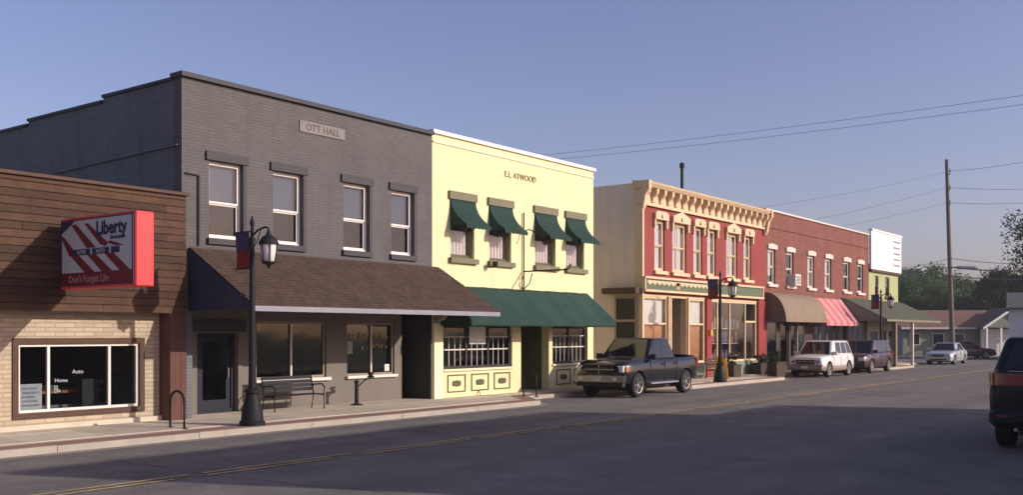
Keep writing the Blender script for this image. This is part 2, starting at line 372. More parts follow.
def sash_window(root, x0, x1, z0, z1, Y, fm='white_frame', rec=0.10, blind=None, blind_m='blind_grey', split=0.5, t=0.06, vert=0, pane='glass',
                sill=None, lintel=None, sill_m=None, lintel_m=None):
    """double-hung window in a wall opening: frame, two sashes, panes, optional blind, sill and lintel"""
    y = Y + rec
    fr = frame(MB(), x0, x1, z0, z1, y, y+0.09, t).build('window', fm, root)
    zm = z0 + (z1-z0)*split; a, b = x0+t, x1-t
    s = MB()
    frame(s, a, b, zm, z1-t, y+0.012, y+0.042, 0.035, 0.045)
    if vert:
        for k in range(vert):
            xx = a + (b-a)*(k+1)/(vert+1); s.box(xx-0.03, xx+0.03, y+0.014, y+0.04, zm+0.045, z1-t-0.035)
    s.build('upper_sash', fm, fr)
    s = MB()
    frame(s, a, b, z0+t, zm-0.001, y+0.044, y+0.075, 0.035, 0.05)
    if vert:
        for k in range(vert):
            xx = a + (b-a)*(k+1)/(vert+1); s.box(xx-0.03, xx+0.03, y+0.046, y+0.073, z0+t+.05, zm-0.036)
    s.build('lower_sash', fm, fr)
    MB().box(a+0.035, b-0.035, y+0.022, y+0.028, zm+0.045, z1-t-0.035).build('pane', pane, fr)
    MB().box(a+0.035, b-0.035, y+0.056, y+0.062, z0+t+0.05, zm-0.036).build('pane', pane, fr)
    if blind:
        q = MB(); zb = z1 - t - (z1-z0)*blind
        q.box(a, b, y+0.13, y+0.14, zb, z1-t); q.build('blind', blind_m, fr)
    if sill: MB().box(x0-sill, x1+sill, Y-0.07, Y+rec+.03, z0-0.14, z0-0.002).build('sill', sill_m or fm, fr)
    if lintel: MB().box(x0-lintel, x1+lintel, Y-0.03, Y+rec-.005, z1+0.002, z1+0.25).build('lintel', lintel_m or fm, fr)
    return fr

def shop_window(root, x0, x1, z0, z1, Y, fm, divs=(), t=0.06, rec=0.06, pane='glass', zdivs=(), sillm=None, name='shop_window', tt=None):
    y = Y + rec; tt = tt or t
    fr = frame(MB(), x0, x1, z0, z1, y, y+0.08, t)
    xs = [x0+t/2] + list(divs) + [x1-t/2]
    for d in divs: fr.box(d-tt/2, d+tt/2, y+.002, y+0.078, z0+t, z1-t)
    for zz in zdivs: 
        for a, b in zip(xs[:-1], xs[1:]): fr.box(a+t/2, b-t/2, y+.004, y+0.076, zz-tt/2, zz+tt/2)
    fr = fr.build(name, fm, root)
    zs = [z0+t/2] + list(zdivs) + [z1-t/2]
    for a, b in zip(xs[:-1], xs[1:]):
        for c, d in zip(zs[:-1], zs[1:]):
            MB().box(a+t/2, b-t/2, y+0.035, y+0.043, c+t/2, d-t/2).build('pane', pane, fr)
    if sillm: MB().box(x0-0.05, x1+0.05, Y-0.08, Y+rec-0.003, z0-0.09, z0+0.01).build('sill', sillm, fr)
    return fr

def shingles(root, name, m, x0, x1, ya, za, yb, zb, exp=0.15, tab=0.32, inset0=0.0, inset1=0.0):
    """courses of shingle tabs on a slope from (ya,za) at the eave to (yb,zb) at the top; joined, too small to pick apart"""
    d = Vector((0, yb-ya, zb-za)); Ln = d.length; d.normalize(); nrm = Vector((0, -d.z, d.y))
    if nrm.z < 0: nrm = -nrm
    mb = MB(); n = int(Ln/exp); 
    for k in range(n):
        s0 = k*exp; s1 = min(Ln, s0+exp+0.03); f = s0/Ln
        xa = x0 + inset0*f; xb = x1 - inset1*f
        x = xa - random.random()*tab
        while x < xb:
            a, b = max(x, xa), min(x+tab-0.012, xb)
            if b - a > 0.03:
                j = random.uniform(-.004, .004); h0 = 0.022+random.uniform(0, .008)
                p = [Vector((q, ya, za)) + d*(s+j) for q, s in ((a, s0), (b, s0), (b, s1), (a, s1))]
                t = [p[0]+nrm*h0, p[1]+nrm*h0, p[2]+nrm*0.006, p[3]+nrm*0.006]
                i = len(mb.v); mb.v += [tuple(q) for q in p+t]
                mb.f += [tuple(i+q for q in g) for g in ((4,5,6,7),(0,1,5,4),(1,2,6,5),(3,0,4,7))]
            x += tab
    o = mb.build(name, m, root, fix=False); o['kind'] = 'stuff'; return o

def sheet_ground(name, poly, z, m, thick=None):
    mb = MB()
    if thick: mb.prism(poly, 'z', z-thick, z)
    else: mb.quad(*[(p[0], p[1], z) for p in poly])
    return tag(mb.build(name, m), kind='structure')

# ------------------------------------------------------------------ ground, road, sidewalk
RZ, SZ = -0.06, 0.06
sheet_ground('ground', [(-900, -900), (900, -900), (900, 900), (-900, 900)], -0.12, 'grass')
sheet_ground('road', [(-80, 1.0), (240, 1.0), (240, 18.9), (-80, 18.9)], RZ, 'asphalt')
sheet_ground('parking_lot', [(69.4, 18.95), (112, 18.95), (112, 46), (69.4, 46)], RZ + 0.004, 'asphalt')
KP = [(-80, 16.6), (23.4, 16.6), (24.9, 18.15), (32.0, 18.15), (33.5, 16.9), (42.4, 16.9), (43.9, 18.15), (55.2, 18.15), (56.6, 16.8), (62.3, 16.8), (63.8, 18.3), (69.0, 18.3)]
def off(line, d):
    out = []
    for i, p in enumerate(line):
        a = Vector(line[max(i-1, 0)]); b = Vector(line[min(i+1, len(line)-1)]); t = (b-a).normalized(); out.append((p[0]-t.y*d, p[1]+t.x*d))
    return out
def band(name, l0, l1, z, m, base=None):
    mb = MB()
    for i in range(len(l0)-1):
        if base is None: mb.quad((*l0[i], z), (*l0[i+1], z), (*l1[i+1], z), (*l1[i], z))
        else: mb.prism([l0[i], l0[i+1], l1[i+1], l1[i]], 'z', base, z)
    return tag(mb.build(name, m), kind='structure')
K1 = off(KP, 0.13); K2 = off(KP, 0.135); K3 = off(KP, 0.62)
kb = bpy.data.objects.new('kerb', None); col.objects.link(kb); tag(kb, kind='structure')
def along(line, s_):
    for p, q in zip(line[:-1], line[1:]):
        d = (Vector(q)-Vector(p)).length
        if s_ <= d: return Vector(p).lerp(Vector(q), s_/d)
        s_ -= d
    return Vector(line[-1])
for i in range(len(KP)-1):
    n = max(1, round((Vector(KP[i+1])-Vector(KP[i])).length/2.4))
    if i == 0: n = 36
    for k in range(n):
        if i == 0 and k < 24 and k: continue
        f0, f1 = (k/n, (k+1)/n) if not (i == 0 and k == 0) else (0, 24/n)
        P = lambda l, f: Vector(l[i]).lerp(Vector(l[i+1]), f)
        g = .006/((Vector(KP[i+1])-Vector(KP[i])).length)
        dz = random.uniform(-.006, .006)
        MB().prism([tuple(P(KP, f0+g)), tuple(P(KP, f1-g)), tuple(P(K1, f1-g)), tuple(P(K1, f0+g))], 'z', -.12, SZ+.008+dz).build('kerb_stone', 'kerb_concrete', kb)
mat('gutter_concrete', (0.26, 0.222, 0.19), 0.9, 0.16, 1.0, 0.2, 50)
band('gutter', off(KP, -0.34), off(KP, -0.003), RZ + 0.006, 'gutter_concrete')
sheet_ground('sidewalk', K2 + [(69.0, 60), (-80, 60)], SZ, 'concrete')
band('brick_paving', K2, K3, SZ + 0.005, 'paver')
# poured slabs with open joints, standing a little proud of their bed
sidew = bpy.data.objects['sidewalk']
for k in range(-2, 45):
    x0 = k*1.52; x1 = x0+1.508
    rows = [(18.96, 20.28)]
    if x1 < 23.0 or (34.2 < x0 and x1 < 41.9): rows.append((17.46 if x1 < 23 else 17.72, 18.948))
    for (y0, y1) in rows:
        MB().box(x0, x1, y0, y1, SZ-.01, SZ+.010+random.uniform(-.002, .002)).build('slab', 'slab_concrete', sidew)
# far sidewalk on the viewer's side of the street
sheet_ground('near_sidewalk', [(-80, -3.0), (240, -3.0), (240, 0.85), (-80, 0.85)], SZ, 'concrete', 0.16)
tag(MB().box(-80, 240, 0.853, 0.998, -0.12, SZ+0.008).build('near_kerb', 'kerb_concrete'), kind='structure')
# worn double centre line
cm = MB()
x = -20.0
while x < 120:
    for dy in (0, 0.22):
        a = x + random.uniform(0, .2); L_ = min(random.uniform(2.4, 3.6), x + 3.17 - a)
        if random.random() < 0.96: cm.quad((a, 12.2+dy, RZ+0.012), (a+L_, 12.2+dy, RZ+0.012), (a+L_, 12.275+dy, RZ+0.012), (a, 12.275+dy, RZ+0.012))
    x += 3.2
tag(cm.build('centre_line', 'line_paint', fix=False), kind='structure')
# patched tar seams on the road
tm = MB()
for (x0, y0, x1, y1) in ((35, 14.8, 69, 14.6), (46, 1.5, 46.4, 12), (58, 1.5, 58.6, 16)):
    n = 24; p = [(x0+(x1-x0)*k/n + random.uniform(-.05, .05), y0+(y1-y0)*k/n + random.uniform(-.05, .05)) for k in range(n+1)]
    q = off(p, 0.05)
    for k in range(n): tm.quad((*p[k], RZ+.003), (*p[k+1], RZ+.003), (*q[k+1], RZ+.003), (*q[k], RZ+.003))
for (x0, x1, y0, y1) in ((33, 36.5, 9.6, 11.4), (15.2, 17.6, 13.2, 15.2), (50, 58, 7.4, 8.6)):
    tag(MB().quad((x0, y0, RZ+.002), (x1, y0+.1, RZ+.002), (x1-.1, y1, RZ+.002), (x0+.1, y1-.05, RZ+.002)).build('asphalt_patch', 'patch_asphalt', fix=False), kind='structure')
for (x0, y0, x1, y1) in ((9.5, 2, 9.0, 16), (18.6, 1.5, 17.8, 16.2), (27.3, 1.5, 27.9, 15.6), (38.4, 1.5, 38.0, 16.3), (67, 2, 66.4, 17)):
    n = 40; p = []; wob = 0
    for k in range(n+1):
        wob = wob*.8 + random.uniform(-.09, .09); p.append((x0+(x1-x0)*k/n + wob, y0+(y1-y0)*k/n + wob*.6))
    q = off(p, 0.016)
    for k in range(n): tm.quad((*p[k], RZ+.007), (*p[k+1], RZ+.007), (*q[k+1], RZ+.007), (*q[k], RZ+.007))
mat('tar', (0.085, 0.078, 0.073), 0.8, 0.2, 3)
tag(tm.build('tar_seam', 'tar', fix=False), kind='structure')

# ------------------------------------------------------------------ brown plank-fronted office
b1 = thing('wood_front_building', 'low shop with brown plank upper front over tan brick and one wide window', 'building', (9, 19.7, 0))
shell(b1, 4.0, 13.5, 20.0, 33, 4.9, 'tan_brick')
wall_front(4.0, 13.08, 0, 2.5, 19.7, 0.3, [(9.88, 12.62, 0.40, 1.77)]).build('brick_wall', 'tan_brick', b1)
MB().box(4.0, 13.5, 19.345, 19.695, 2.46, 5.06).build('fascia_backing', 'brown_wood', b1)
MB().box(4.0, 13.5, 19.70, 20.0, 2.51, 5.0).build('upper_wall', 'brown_wood', b1)
z = 2.44; row = 0
while z < 5.0:
    hgt = 0.158; x = 4.0
    brk = [4.0] + sorted([4.0 + ((row*2.37 + 1.1 + k*3.2) % 9.5) for k in range(3)]) + [13.5]
    for a, b in zip(brk[:-1], brk[1:]):
        if b - a < 0.3: continue
        y = 19.30 + random.uniform(-.006, .006)
        MB().prism([(y-0.012, z), (y+0.04, z), (y+0.04, z+hgt-0.012), (y+0.006, z+hgt-0.012)], 'x', a+0.003, b-0.003).build('plank', 'plank_wood', b1)
    z += hgt; row += 1
MB().box(3.95, 13.55, 19.22, 19.5, 5.064, 5.13).build('coping', 'brown_wood', b1)
for k in range(3):
    MB().box(13.09+k*.14, 13.09+k*.14+.134, 19.30+.004*(k % 2), 19.9, 0.03, 2.435).build('pier_board', 'redwood', b1)
MB().box(4.0, 13.08, 19.60, 19.698, 0.03, 0.17).build('plinth', 'concrete', b1)
fr = frame(MB(), 9.80, 12.70, 0.29, 1.90, 19.665, 19.76, 0.115).build('window_surround', 'brown_wood', b1)
sw = shop_window(b1, 9.917, 12.583, 0.407, 1.783, 19.7, 'white_frame', (10.56, 11.90), 0.055, 0.03, 'glass')
text('lettering', 'Auto', 'white_ink', sw, (11.18, 19.728, 1.20), 0.12)
text('lettering', 'Home', 'white_ink', sw, (10.82, 19.728, 1.03), 0.11)
text('lettering', 'Life', 'white_ink', sw, (10.74, 19.728, 0.82), 0.10)
po = MB().box(9.99, 10.45, 19.79, 19.80, 0.47, 0.98).build('poster', 'paper', sw)
q = MB()
for k in range(5): q.box(10.03+.02*(k % 2), 10.40-.05*(k % 3), 19.785, 19.789, 0.53+k*.085, 0.57+k*.085)
q.build('print', 'paper_print', po)
MB().box(10.7, 12.4, 20.9, 21.6, .70, .76).box(10.75, 10.82, 20.95, 21.55, .05, .70).box(12.28, 12.35, 20.95, 21.55, .05, .70).build('desk', 'orange_wood', sw)
MB().box(11.25, 11.5, 21.1, 21.3, .76, .86).build('paper_stack', 'paper', sw); MB().box(11.75, 12.1, 20.55, 20.62, .45, 1.0).build('chair_back', 'dark_frame', sw)
MB().box(9.95, 12.55, 20.9, 20.92, .08, .45).build('low_screen', 'blind_grey', sw)

# projecting box sign
sg = thing('shop_sign', 'projecting red box sign with striped flag picture over the tan brick window', 'sign', (10.6, 18.9, 2.85))
sx0, sx1, sy0, sy1, sz0, sz1 = 10.42, 10.80, 16.42, 19.02, 2.86, 4.24
MB().box(sx0, sx1, sy0, sy1, sz0, sz1).build('cabinet', 'sign_red', sg, bevel=0.02)
fy0, fy1, fz0, fz1 = sy0+.06, sy1-.05, sz0+.05, sz1-.05
MB().box(sx0-.012, sx0+.01, fy0, fy1, fz0, fz1).build('face', 'sign_white', sg)
def FP(s, t): return (fy1 - (fy1-fy0)*s, fz0 + (fz1-fz0)*t)      # s: from wall to street, t: up
def decal(name, m, pts, e=0.004):
    p = [FP(*q) for q in pts]
    MB().prism(p, 'x', sx0-.012-e, sx0-.0125).build(name, m, sg)
decal('bottom_band', 'sign_darkred', [(0, 0), (1, 0), (1, .2), (0, .2)])
for s in (0.10, 0.34, 0.58):                                # slanting stripes, upper and lower run
    decal('stripe', 'sign_darkred', [(s+.05, .93), (s+.12, .93), (s+.40, .56), (s+.27, .56)] if s < .2 else ([(s+.0, .93), (s+.05, .93), (s+.16, .80), (s+.32, .62), (s+.30, .56), (s+.22, .60)] if s < .5 else [(s+.06, .62), (s+.12, .64), (s+.30, .56), (s+.2, .56)]))
for s in (0.14, 0.38, 0.62):
    decal('stripe', 'sign_darkred', [(s, .46), (s+.12, .46), (s+.34, .2), (s+.2, .2)])
decal('stripe', 'sign_darkred', [(.0, .76), (.04, .76), (.24, .46), (.12, .46)])
decal('canton', 'sign_navy', [(0, .8), (.15, .93), (.2, .99), (0, .99)], 0.006)
for a, b in ((.17, .42), (.45, .68), (.71, .82)): decal('ribbon', 'sign_navy', [(a, .46), (b, .46), (b, .55), (a, .55)], 0.006)
q = MB()
for a in (0, 1):
    pass
frame_pts = [((0, 0), (1, .012)), ((0, .988), (1, 1)), ((0, 0), (.012, 1)), ((.985, 0), (1, 1))]
for (a, b) in frame_pts: decal('edge_trim', 'sign_navy', [(a[0], a[1]), (b[0], a[1]), (b[0], b[1]), (a[0], b[1])], 0.008)
xf = sx0 - .020
text('lettering', 'Liberty', 'sign_navy', sg, (xf, FP(.71, .83)[0], FP(.71, .83)[1]), 0.36, 0.006, 'left', bold=0.010)
text('lettering', 'insurance', 'sign_navy', sg, (xf, FP(.80, .69)[0], FP(.80, .69)[1]), 0.13, 0.006, 'left')
for wd_, sc_ in (('HOME', .30), ('AUTO', .565)): text('lettering', wd_, 'sign_white', sg, (xf, FP(sc_, .503)[0], FP(sc_, .503)[1]), 0.11, 0.006, 'left')
text('lettering', "Don't Forget Life", 'sign_pink', sg, (xf, FP(.40, .10)[0], FP(.40, .10)[1]), 0.20, 0.006, 'left')
for zz in (sz0+.3, sz1-.3): MB().tube([(10.61, 19.0, zz), (10.61, 19.31, zz)], 0.035).build('bracket_arm', 'black_metal', sg)

# ------------------------------------------------------------------ grey painted brick building
b2 = thing('grey_brick_building', 'two-storey grey painted brick building with a brown shingled canopy', 'building', (17.8, 19.5, 0))
GW = [(14.25, 15.2), (16.12, 17.06), (18.47, 19.41), (20.28, 21.2)]
wall_front(13.52, 21.99, 2.6, 7.78, 19.5, 0.3, [(a, b, 4.2, 6.0) for a, b in GW]).build('front_wall', 'grey_brick', b2)
for i, (a, b) in enumerate(GW):
    wd = sash_window(b2, a, b, 4.2, 6.0, 19.5, 'white_frame', 0.10, (.52, .50, .55, .53)[i], 'blind_sky_tint', 0.46, t=0.05)
    MB().box(a-.10, b+.14, 19.44, 19.597, 6.003, 6.20).build('lintel', 'grey_trim', wd)
    MB().box(a-.06, b+.08, 19.42, 19.597, 4.06, 4.197).build('sill', 'grey_trim', wd)
    MB().box(b+0.002, b+.10, 19.47, 19.497, 4.2, 6.0).build('side_casing', 'grey_trim', wd)
MB().box(13.46, 22.0, 19.40, 19.86, 7.785, 7.89).build('coping', 'dark_coping', b2)
pl = MB().box(16.95, 18.5, 19.47, 19.499, 7.10, 7.38).build('name_stone', 'stone_plaque', b2)
text('lettering', 'OTT HALL', 'plaque_ink', pl, (17.73, 19.468, 7.235), 0.25, 0.012)
# side wall, stepping down to the back
sd = [(19.5, 7.78), (22.7, 7.74), (26.3, 7.66), (30.5, 7.5), (36, 7.35)]
for i in range(4):
    y0, y1, hh = sd[i][0], sd[i+1][0], (7.74, 7.62, 7.50, 7.36)[i]
    if i == 0: y0 = 19.8
    MB().box(13.52, 13.80, y0+.001, y1-.001, -0.05, hh).build('side_wall', 'slate_side', b2)
    MB().box(13.47, 13.85, y0+.001, y1-.001, hh+.002, hh+.07).build('parapet_cap', 'dark_coping', b2)
MB().box(13.525, 13.80, 19.5, 19.799, -0.05, 2.598).build('side_wall', 'slate_side', b2)
MB().tube([(13.48, 19.6, 6.25), (13.48, 22, 6.2), (13.48, 27, 6.05), (13.48, 33, 5.9)], 0.022, 6).build('cable', 'wire', b2)
MB().box(21.7, 21.985, 19.801, 36, 2.6, 7.4).build('side_wall', 'slate_side', b2)
MB().box(13.81, 21.98, 35.7, 36, -.05, 7.3).build('back_wall', 'slate_side', b2)
MB().box(13.81, 21.69, 19.81, 35.69, 6.8, 7.0).build('roof', 'roofing', b2)
MB().box(13.81, 21.69, 19.81, 35.69, 2.7, 2.95).box(13.81, 21.69, 20.61, 35.69, .05, .08).build('floor', 'interior', b2)
MB().box(13.81, 21.69, 23.5, 23.6, .1, 6.7).build('inner_wall', 'interior', b2)
# recessed ground floor
wall_front(13.81, 21.56, 0, 2.62, 20.3, 0.3, [(14.5, 15.62, 0.02, 2.0), (16.24, 18.6, 0.82, 2.3), (19.36, 21.25, 0.82, 2.28)]).build('shop_wall', 'grey_stucco', b2)
MB().box(13.81, 21.98, 19.805, 20.6, 2.622, 2.69).build('soffit', 'grey_trim', b2)
s1 = shop_window(b2, 16.24, 18.6, 0.82, 2.3, 20.3, 'tan_frame', (17.42,), 0.06, 0.06, 'dark_glass')
MB().box(16.18, 18.7, 20.2, 20.358, .735, .815).build('sill', 'white_frame', s1)
MB().box(17.395, 17.445, 20.345, 20.358, .88, 2.24).build('mullion', 'white_frame', s1)
s2 = shop_window(b2, 19.36, 21.25, 0.82, 2.28, 20.3, 'tan_frame', (20.35,), 0.05, 0.06, 'glass')
MB().box(19.31, 21.3, 20.2, 20.358, .74, .815).build('sill', 'white_frame', s2)
MB().box(20.325, 20.375, 20.345, 20.358, .87, 2.23).build('mullion', 'white_frame', s2)
for (xa, xb, zc, hh) in ((19.55, 21.1, 1.90, .16), (20.0, 21.1, 1.58, .11)):
    q = MB(); x = xa
    while x < xb:
        zz = zc + .06*math.sin((x-xa)/(xb-xa)*math.pi); ww = random.uniform(.05, .10)
        for k in range(random.choice((1, 2, 2))): q.box(x+k*ww*.6, x+k*ww*.6+.022, 20.384, 20.388, zz-hh/2, zz+hh/2*random.uniform(.3, 1))
        q.box(x, x+ww, 20.3845, 20.3875, zz+random.choice((-.4, 0, .4))*hh-.012, zz+random.choice((-.4, 0, .4))*hh+.012); x += ww + random.choice((.05, .05, .14))
    o = q.build('gilt_lettering', 'gold_ink', s2); o['kind'] = 'stuff'
MB().box(19.45, 19.65, 20.385, 20.389, 1.42, 1.78).build('sticker', 'paper_print', s2)
MB().box(20.93, 21.12, 20.385, 20.389, .90, 1.10).build('notice', 'paper', s2)
dr = frame(MB(), 14.503, 15.617, 0.065, 1.998, 20.36, 20.46, 0.09).build('door', 'navy', b2)
q = frame(MB(), 14.60, 15.52, 0.08, 1.90, 20.40, 20.44, 0.12, 0.3).build('door_leaf', 'navy', dr)
MB().box(14.72, 15.40, 20.415, 20.425, 0.38, 1.78).build('pane', 'dark_glass', dr)
MB().box(15.42, 15.45, 20.34, 20.37, 0.9, 1.15).build('handle', 'chrome', dr)
MB().box(15.63, 15.75, 20.22, 20.298, .07, 2.0).build('casing', 'grey_stucco', dr)
MB().box(13.9, 15.9, 20.24, 20.297, 2.03, 2.3).build('door_header', 'grey_trim', b2)
# stair recess beside the yellow building, its shade coloured in with dark panels
MB().box(21.94, 21.985, 19.505, 22.4, 0.07, 2.6).box(21.56, 21.94, 22.3, 22.4, .07, 2.6).build('recess_shade_panel', 'dark_frame', b2)
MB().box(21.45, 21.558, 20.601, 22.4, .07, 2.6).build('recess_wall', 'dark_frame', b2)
# canopy
ca = MB().prism([(19.49, 3.95), (17.2, 2.60), (17.2, 2.56), (19.49, 2.56)], 'x', 13.72, 22.16).build('canopy', 'grey_trim', b2)
shingles(ca, 'shingles', 'shingle_brown', 13.68, 22.2, 17.14, 2.575, 19.49, 3.96, 0.14, 0.30)
MB().box(13.68, 22.2, 17.13, 17.19, 2.47, 2.585).build('fascia', 'fascia_grey', ca)
for k in range(7):
    y0 = 17.22 + k*.325; y1 = y0 + .318
    f = lambda y: 2.585 + (y-17.2)*(1.35/2.29)
    MB().prism([(y0, 2.50), (y1, 2.50), (y1, f(y1)), (y0, f(y0))], 'x', 13.685-.004*(k % 2), 13.718).build('end_board', 'navy_panel', ca)
MB().tube([(13.95, 19.46, 4.0), (13.95, 19.46, 5.6), (13.6, 19.46, 5.62)], 0.025, 6).build('conduit', 'grey_trim', b2)

# ------------------------------------------------------------------ yellow building
b3 = thing('yellow_building', 'two-storey pale yellow building with green awnings at every window', 'building', (26.4, 19.5, 0))
YW = [(22.82, 23.95), (24.70, 25.84), (27.16, 28.38), (29.02, 30.18)]
wall_front(22.0, 30.8, 0, 7.86, 19.5, 0.3, [(a, b, 4.27, 6.02) for a, b in YW] + [(22.5, 25.9, .92, 2.24), (26.38, 27.98, .03, 2.24), (28.2, 30.42, .94, 2.24)]).build('front_wall', 'yellow_paint', b3)
shell(b3, 22.0, 30.8, 19.801, 38, 7.3, 'yellow_paint', 7.0, mid=3.2)
MB().box(21.98, 30.86, 19.42, 19.9, 7.862, 7.97).build('coping', 'bill_white', b3)
MB().box(22.02, 30.79, 19.465, 19.498, 7.60, 7.66).build('string_course', 'yellow_trim', b3)
for i, (a, b) in enumerate(YW):
    wd = sash_window(b3, a, b, 4.27, 6.02, 19.5, 'olive_trim', 0.12, 0.92, 'curtain_pink', 0.5, t=0.07, pane='clear_glass')
    MB().box(a-.10, b+.08, 19.42, 19.617, 6.022, 6.26).build('lintel', 'olive_stone', wd)
    MB().box(a-.08, b+.10, 19.38, 19.617, 4.11, 4.267).build('sill', 'olive_stone', wd)
    for k in range(7):
        x = a + .1 + (b-a-.2)*k/6
        MB().box(x-.012, x+.012, 19.725, 19.748, 4.35, 5.9).build('curtain_fold', 'curtain_pink', wd)
    # concave canvas awning: curved sheet, side cheeks and a scalloped hem
    pr_ = [(19.49-.62*(1-math.cos(t*math.pi/2))*1.0 - .04, 6.02-.80*math.sin(t*math.pi/2)) for t in [k/8 for k in range(9)]]
    pr_ = [(19.46-.60*(k/8)**2.0, 6.03-.80*(k/8)**.95) for k in range(9)]
    aw = MB().sheet(pr_, 'x', a-.02, b+.04, 0.012).build('awning', 'awning_window_green', wd, smooth=True)
    for xx in (a-.02, b+.03):
        MB().prism(pr_ + [(19.47, pr_[-1][1]), (19.47, pr_[0][1])], 'x', xx, xx+.01).build('cheek', 'awning_window_green', aw)
    hm = MB(); n = 7; ww = (b-a+.06)/n
    for k in range(n):
        x = a-.02+k*ww; hm.prism([(x, 5.235), (x, 5.15), (x+ww*.25, 5.115), (x+ww*.75, 5.115), (x+ww, 5.15), (x+ww, 5.235)], 'y', 18.853, 18.863)
    hm.build('hem', 'awning_window_green', aw)
text('lettering', 'E.L. ATWOOD', 'yellow_ink', b3, (26.35, 19.485, 7.10), 0.27, 0.02)
# big green awning over the shopfront
ap = [(19.49, 3.42), (18.28, 2.40), (18.28, 2.20)]
def canvas(prof, x0, x1, ribs, nx=84, sag=.035, seed=2):
    """cloth over a frame: sags between ribs, ripples and a slightly uneven hem"""
    rnd = random.Random(seed); mb = MB(); P = []
    pts = []
    for (a, b), st in zip(zip(prof[:-1], prof[1:]), (8, 3)):
        for k in range(st): pts.append((a[0]+(b[0]-a[0])*k/st, a[1]+(b[1]-a[1])*k/st))
    pts.append(prof[-1]); m_ = len(pts)
    ph = [rnd.uniform(0, 6.28) for _ in range(4)]
    for i in range(nx+1):
        x = x0+(x1-x0)*i/nx; f = (i/nx*ribs) % 1; dip = math.sin(f*math.pi)
        for j, (y, z) in enumerate(pts):
            t = j/(m_-1); d = sag*dip*math.sin(min(1, t*1.35)*math.pi) + .006*math.sin(x*5.1+ph[0]+t*3) + .004*math.sin(x*11+ph[1]+t*7)
            e = (.012*dip+.006*math.sin(x*3.3+ph[2])) if j == m_-1 else 0
            P.append((x, y+d*.6+(.012*math.sin(x*6+ph[3]) if j >= m_-3 else 0), z-d*.8+e))
    mb.v = P
    for i in range(nx):
        for j in range(m_-1): mb.f.append((i*m_+j, (i+1)*m_+j, (i+1)*m_+j+1, i*m_+j+1))
    return mb
ga = canvas(ap, 22.3, 30.36, 6).build('shop_awning', 'awning_green', b3, fix=False); ga.data.shade_smooth(); ga.data.set_sharp_from_angle(angle=R(40))
sm = ga.modifiers.new('thickness', 'SOLIDIFY'); sm.thickness = .008
for k in range(1, 6):
    xx = 22.3+k*8.06/6; MB().prism([(19.49, 3.424), (18.275, 2.403), (18.275, 2.21), (18.281, 2.21), (18.281, 2.40), (19.49, 3.418)], 'x', xx-.02, xx+.02).build('seam', 'awning_window_green', ga)
MB().prism([(19.48, 3.40), (18.30, 2.405), (18.30, 2.21), (19.48, 2.21)], 'x', 30.335, 30.35).build('awning_end', 'awning_green', ga)
MB().prism([(19.48, 3.40), (18.30, 2.405), (18.30, 2.21), (19.48, 2.21)], 'x', 22.31, 22.325).build('awning_end', 'awning_green', ga)
for k in range(1, 6):
    xx = 22.3+k*8.06/6; MB().tube([(xx, 19.45, 3.36), (xx, 18.31, 2.39), (xx, 18.31, 2.22)], 0.014, 5).build('awning_rib', 'black_metal', ga)
# shop windows with white muntins
def grid_window(x0, x1, z0, z1, divs):
    wn = shop_window(b3, x0, x1, z0, z1, 19.5, 'dark_frame', divs, 0.085, 0.07, 'dark_glass')
    xs = [x0+.085] + list(divs) + [x1-.085]
    for a, b in zip(xs[:-1], xs[1:]):
        mt = MB()
        for k in (1, 2, 3):
            x = a + (b-a)*k/4; mt.box(x-.011, x+.011, 19.585, 19.603, z0+.085, z0+.085+.88)
        mt.box(a+.05, b-.05, 19.580, 19.5849, z0+.56, z0+.60)
        mt.box(a+.05, b-.05, 19.580, 19.5849, z0+.95, z0+.98)
        mt.build('muntin', 'old_white', wn)
    MB().box(x0-.04, x1+.04, 19.43, 19.498, z0-.06, z0-.003).build('sill', 'yellow_trim', wn)
    return wn
g1 = grid_window(22.5, 25.9, .92, 2.24, (23.66, 24.74))
MB().box(23.78, 24.58, 19.55, 19.56, 1.66, 2.2).build('paper_sheet', 'paper', g1)
g2 = grid_window(28.2, 30.42, .94, 2.24, (29.3,))
for (a, b) in ((22.68, 23.52), (23.80, 24.66), (24.93, 25.77), (28.42, 29.30), (29.52, 30.3)):
    p = frame(MB(), a, b, .22, .75, 19.478, 19.4985, 0.035).build('panel_moulding', 'olive_trim', b3)
    cx = (a+b)/2
    MB().prism([(cx-.2, .485), (cx-.16, .40), (cx-.05, .41), (cx, .385), (cx+.05, .41), (cx+.16, .40), (cx+.2, .485), (cx+.16, .57), (cx+.05, .56), (cx, .585), (cx-.05, .56), (cx-.16, .57)], 'y', 19.474, 19.4985).build('ornament', 'olive_trim', p)
MB().box(22.03, 22.42, 19.44, 19.498, .07, 2.3).build('pilaster', 'yellow_trim', b3)
MB().prism([(19.498, 2.3), (19.498, 2.58), (19.1, 2.58), (19.2, 2.42)], 'x', 22.08, 22.28).build('corbel', 'tan_frame', b3)
# recessed doorway
MB().box(26.2, 26.378, 19.801, 20.9, .05, 2.3).box(27.982, 28.15, 19.801, 20.9, .05, 2.3).box(26.378, 27.982, 19.801, 20.9, 2.25, 2.32).build('door_reveal', 'olive_trim', b3)
for (a, b) in ((26.38, 27.17), (27.19, 27.98)):
    d = frame(MB(), a, b, .075, 2.2, 20.82, 20.88, .11, .72).build('door', 'olive_trim', b3)
    MB().box(a+.11, b-.11, 20.845, 20.855, .795, 2.09).build('pane', 'dark_glass', d)
    MB().tube([(27.1 if a < 27 else 27.27, 20.8, .95), (27.1 if a < 27 else 27.27, 20.8, 1.2)], .014, 6).build('handle', 'chrome', d)
